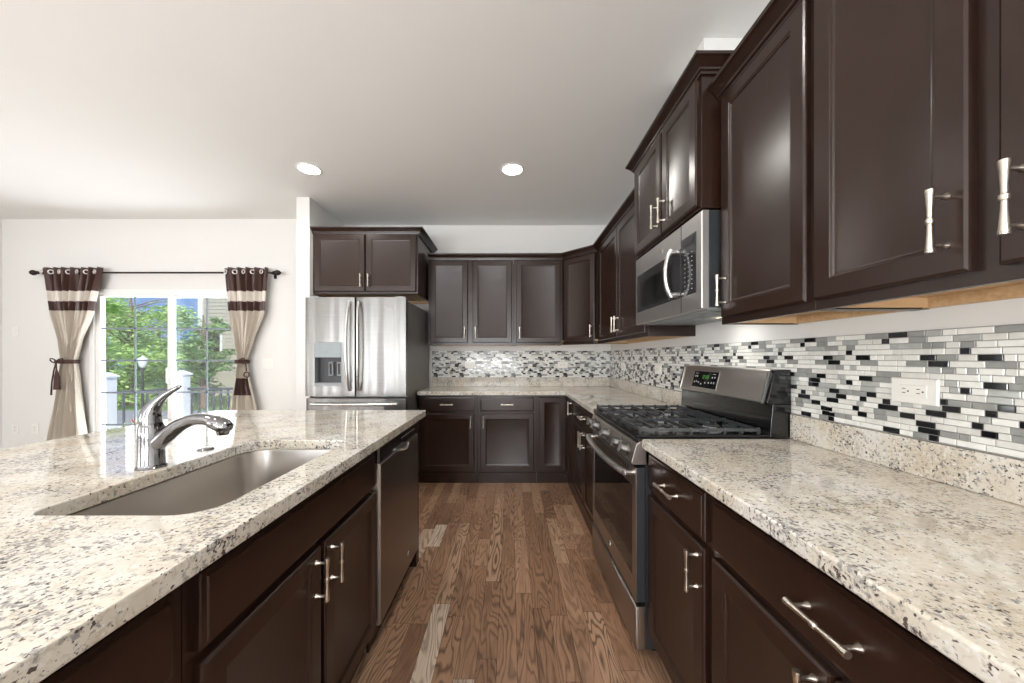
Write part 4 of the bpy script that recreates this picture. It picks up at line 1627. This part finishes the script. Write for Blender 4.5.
P1 = (-8.40, 7.18)
P2 = (-7.78, 8.18)
rail_post(P1[0], P1[1], 'white capped railing post at the left edge of the patio door view', 1.28)
rail_post(P2[0], P2[1], 'white capped railing post behind the middle stile of the patio door', 1.28)
railing((P1[0] + 0.105, P1[1] + 0.105), (P2[0] - 0.105, P2[1] - 0.105), 'dark metal railing between the two white posts')
railing((P2[0] + 0.14, P2[1]), (-4.9, 8.18), 'dark metal railing right of the middle white post')


def tree(label, x, y, h, crown_r, leaf, n, seed, crown_z=None):
    rnd = random.Random(seed)
    t = thing('leafy_tree', label, 'tree', (x, y, GZ), group='trees beyond the patio')
    m = MB()
    m.tube([(0, 0, -0.03), (0.03, 0.02, h * 0.25), (-0.04, 0.03, h * 0.5), (0.05, 0, h * 0.75), (0.02, 0, h * 0.95)],
           [0.13, 0.11, 0.09, 0.06, 0.02], 10)
    for k in range(14):
        a = rnd.random() * 2 * pi
        z = h * (0.22 + 0.6 * rnd.random())
        L = crown_r * (0.6 + 0.4 * rnd.random())
        m.tube([(0, 0, z), (L * 0.5 * cos(a), L * 0.5 * sin(a), z + 0.25 * L), (L * cos(a), L * sin(a), z + 0.4 * L)], [0.030, 0.018, 0.006], 6)
    m.build('trunk', M_BARK, t)
    m = MB()
    cz = crown_z or h * 0.62
    rz = h - cz
    clumps = []
    for k in range(46):
        while True:
            p = Vector((rnd.uniform(-1, 1), rnd.uniform(-1, 1), rnd.uniform(-1, 1)))
            if 0.25 < p.length < 1:
                break
        clumps.append((Vector((p.x * crown_r, p.y * crown_r, cz + p.z * rz * (1.0 if p.z > 0 else 1.25))), crown_r * rnd.uniform(0.22, 0.38)))
    for k in range(n):
        c, r = clumps[rnd.randrange(len(clumps))]
        d = Vector([max(-1.3, min(1.3, rnd.gauss(0, q))) for q in (1, 1, 0.55)])
        p = c + d * r * 0.55
        if p.z < 0.12:
            continue
        a = rnd.random() * 2 * pi
        s = rnd.uniform(0.055, 0.11)
        u = Vector((cos(a), sin(a), rnd.uniform(-0.5, 0.5))) * s
        w_ = Vector((-sin(a), cos(a), rnd.uniform(-0.9, 0.9))).normalized() * s * 0.45
        m.add([p - u, p + w_, p + u, p - w_], [(0, 1, 2, 3)])
    m.build('foliage', leaf, t, smooth=False, fix=False)
    return t


tree('bright green leafy tree filling the left pane of the patio door', -13.9, 12.6, 4.3, 2.0, M_LEAF1, 15000, 3, 1.9)
tree('darker green tree in the right pane in front of the beige house', -10.35, 11.6, 3.3, 0.80, M_LEAF2, 3200, 5, 1.9)
tree('pale green tree farther behind at the left pane edge', -22.9, 19.5, 5.4, 2.4, M_LEAF1, 8000, 8, 2.6)
tree('distant green tree at the middle of the patio door view', -27.0, 26.5, 5.6, 2.6, M_LEAF2, 8000, 9, 2.6)

# house across the road
M_SIDING = plain('beige_siding', (178, 170, 156), 0.7, var=0.03, scale=8)
M_ROOF = plain('grey_shingles', (112, 108, 106), 0.9, var=0.2, scale=30)
t = thing('house', 'beige house with lap siding seen through the right pane', 'house', (-13.8, 15.4, GZ))
hwid = 8.5
m = MB()
hh, dep = 5.6, 7.0
poly = [(0.0, 0.0)]
z = 0.0
while z < hh - 0.01:
    poly.append((-0.022, z + 0.002))
    z += 0.16
    poly.append((0.0, z))
poly += [(dep, z), (dep, 0)]
m.prism(poly, 0.0, hwid, 'x')
m.build('siding_wall', M_SIDING, t, smooth=False)
B(-0.10, 0.10, -0.05, 0.05, 0, hh).build('corner_board', M_VINYL, t, (0, -0.02, 0))
m = MB()
m.prism([(-0.5, hh + 0.05), (dep / 2, hh + 2.2), (dep + 0.5, hh + 0.05), (dep + 0.5, hh + 0.2), (dep / 2, hh + 2.4), (-0.5, hh + 0.2)], -0.4, hwid + 0.4, 'x')
m.build('roof', M_ROOF, t, smooth=False)
for (wx_, wz) in ((0.32, 1.60), (3.0, 1.60), (0.32, 4.75), (3.0, 4.75)):
    m = MB()
    m.box(wx_ - 0.09, wx_ + 0.64, -0.06, -0.023, wz - 0.09, wz)
    m.box(wx_ - 0.09, wx_ + 0.64, -0.06, -0.023, wz + 1.25, wz + 1.34)
    m.box(wx_ - 0.09, wx_, -0.06, -0.023, wz, wz + 1.25)
    m.box(wx_ + 0.55, wx_ + 0.64, -0.06, -0.023, wz, wz + 1.25)
    m.box(wx_, wx_ + 0.55, -0.05, -0.023, wz + 0.60, wz + 0.65)
    fr = m.build('window', M_VINYL, t, smooth=False)
    B(wx_, wx_ + 0.55, -0.034, -0.024, wz, wz + 1.25).build('pane', M_BGLASS, fr, smooth=False)

# street lantern
t = thing('street_lantern', 'white globe lantern on a slim dark pole beyond the railing', 'lamp post', (-9.65, 9.05, GZ - 0.02))
m = MB()
m.lathe([(0.09, 0.0), (0.09, 0.05), (0.05, 0.12), (0.03, 0.2), (0.026, 1.38), (0.05, 1.42), (0.05, 1.45), (0.0005, 1.45)], seg=14)
m.build('pole', M_DKGREY, t)
m = MB()
m.lathe([(0.03, 1.45), (0.065, 1.50), (0.095, 1.61), (0.08, 1.66), (0.0005, 1.665)], seg=14)
m.build('lantern_glass', plain('frosted_lantern', (235, 235, 230), 0.3), t)
m = MB()
m.lathe([(0.11, 1.666), (0.085, 1.70), (0.03, 1.73), (0.02, 1.77), (0.0005, 1.775)], seg=14)
m.build('lantern_cap', M_VINYL, t)

# small potted plants on the patio
for (px, py, lab, fl) in ((-7.05, 6.05, 'small green plant on the patio at the left edge of the door view', None),
                          (-7.75, 7.15, 'low plant with red blooms at the foot of the railing', (205, 40, 48))):
    t = thing('patio_plant', lab, 'plant', (px, py, GZ))
    m = MB()
    m.lathe([(0.08, 0), (0.11, 0.16), (0.12, 0.18), (0.10, 0.18), (0.10, 0.15), (0.0005, 0.15)], seg=18)
    m.build('pot', M_ROAD, t)
    rnd = random.Random(4)
    m, q = MB(), MB()
    for k in range(110):
        a, e = rnd.random() * 2 * pi, rnd.uniform(0.2, 1.4)
        L = rnd.uniform(0.10, 0.30)
        d = Vector((cos(a) * cos(e), sin(a) * cos(e), sin(e)))
        p = Vector((0, 0, 0.14)) + d * L
        s = Vector((-sin(a), cos(a), 0)) * 0.022
        tgt = q if (fl and k % 3 == 0) else m
        tgt.add([p - d * 0.06, p + s, p + d * 0.06, p - s], [(0, 1, 2, 3)])
    m.build('leaves', M_LEAF1, t, smooth=False, fix=False)
    if fl:
        q.build('blooms', plain('red_bloom', fl, 0.6), t, smooth=False, fix=False)
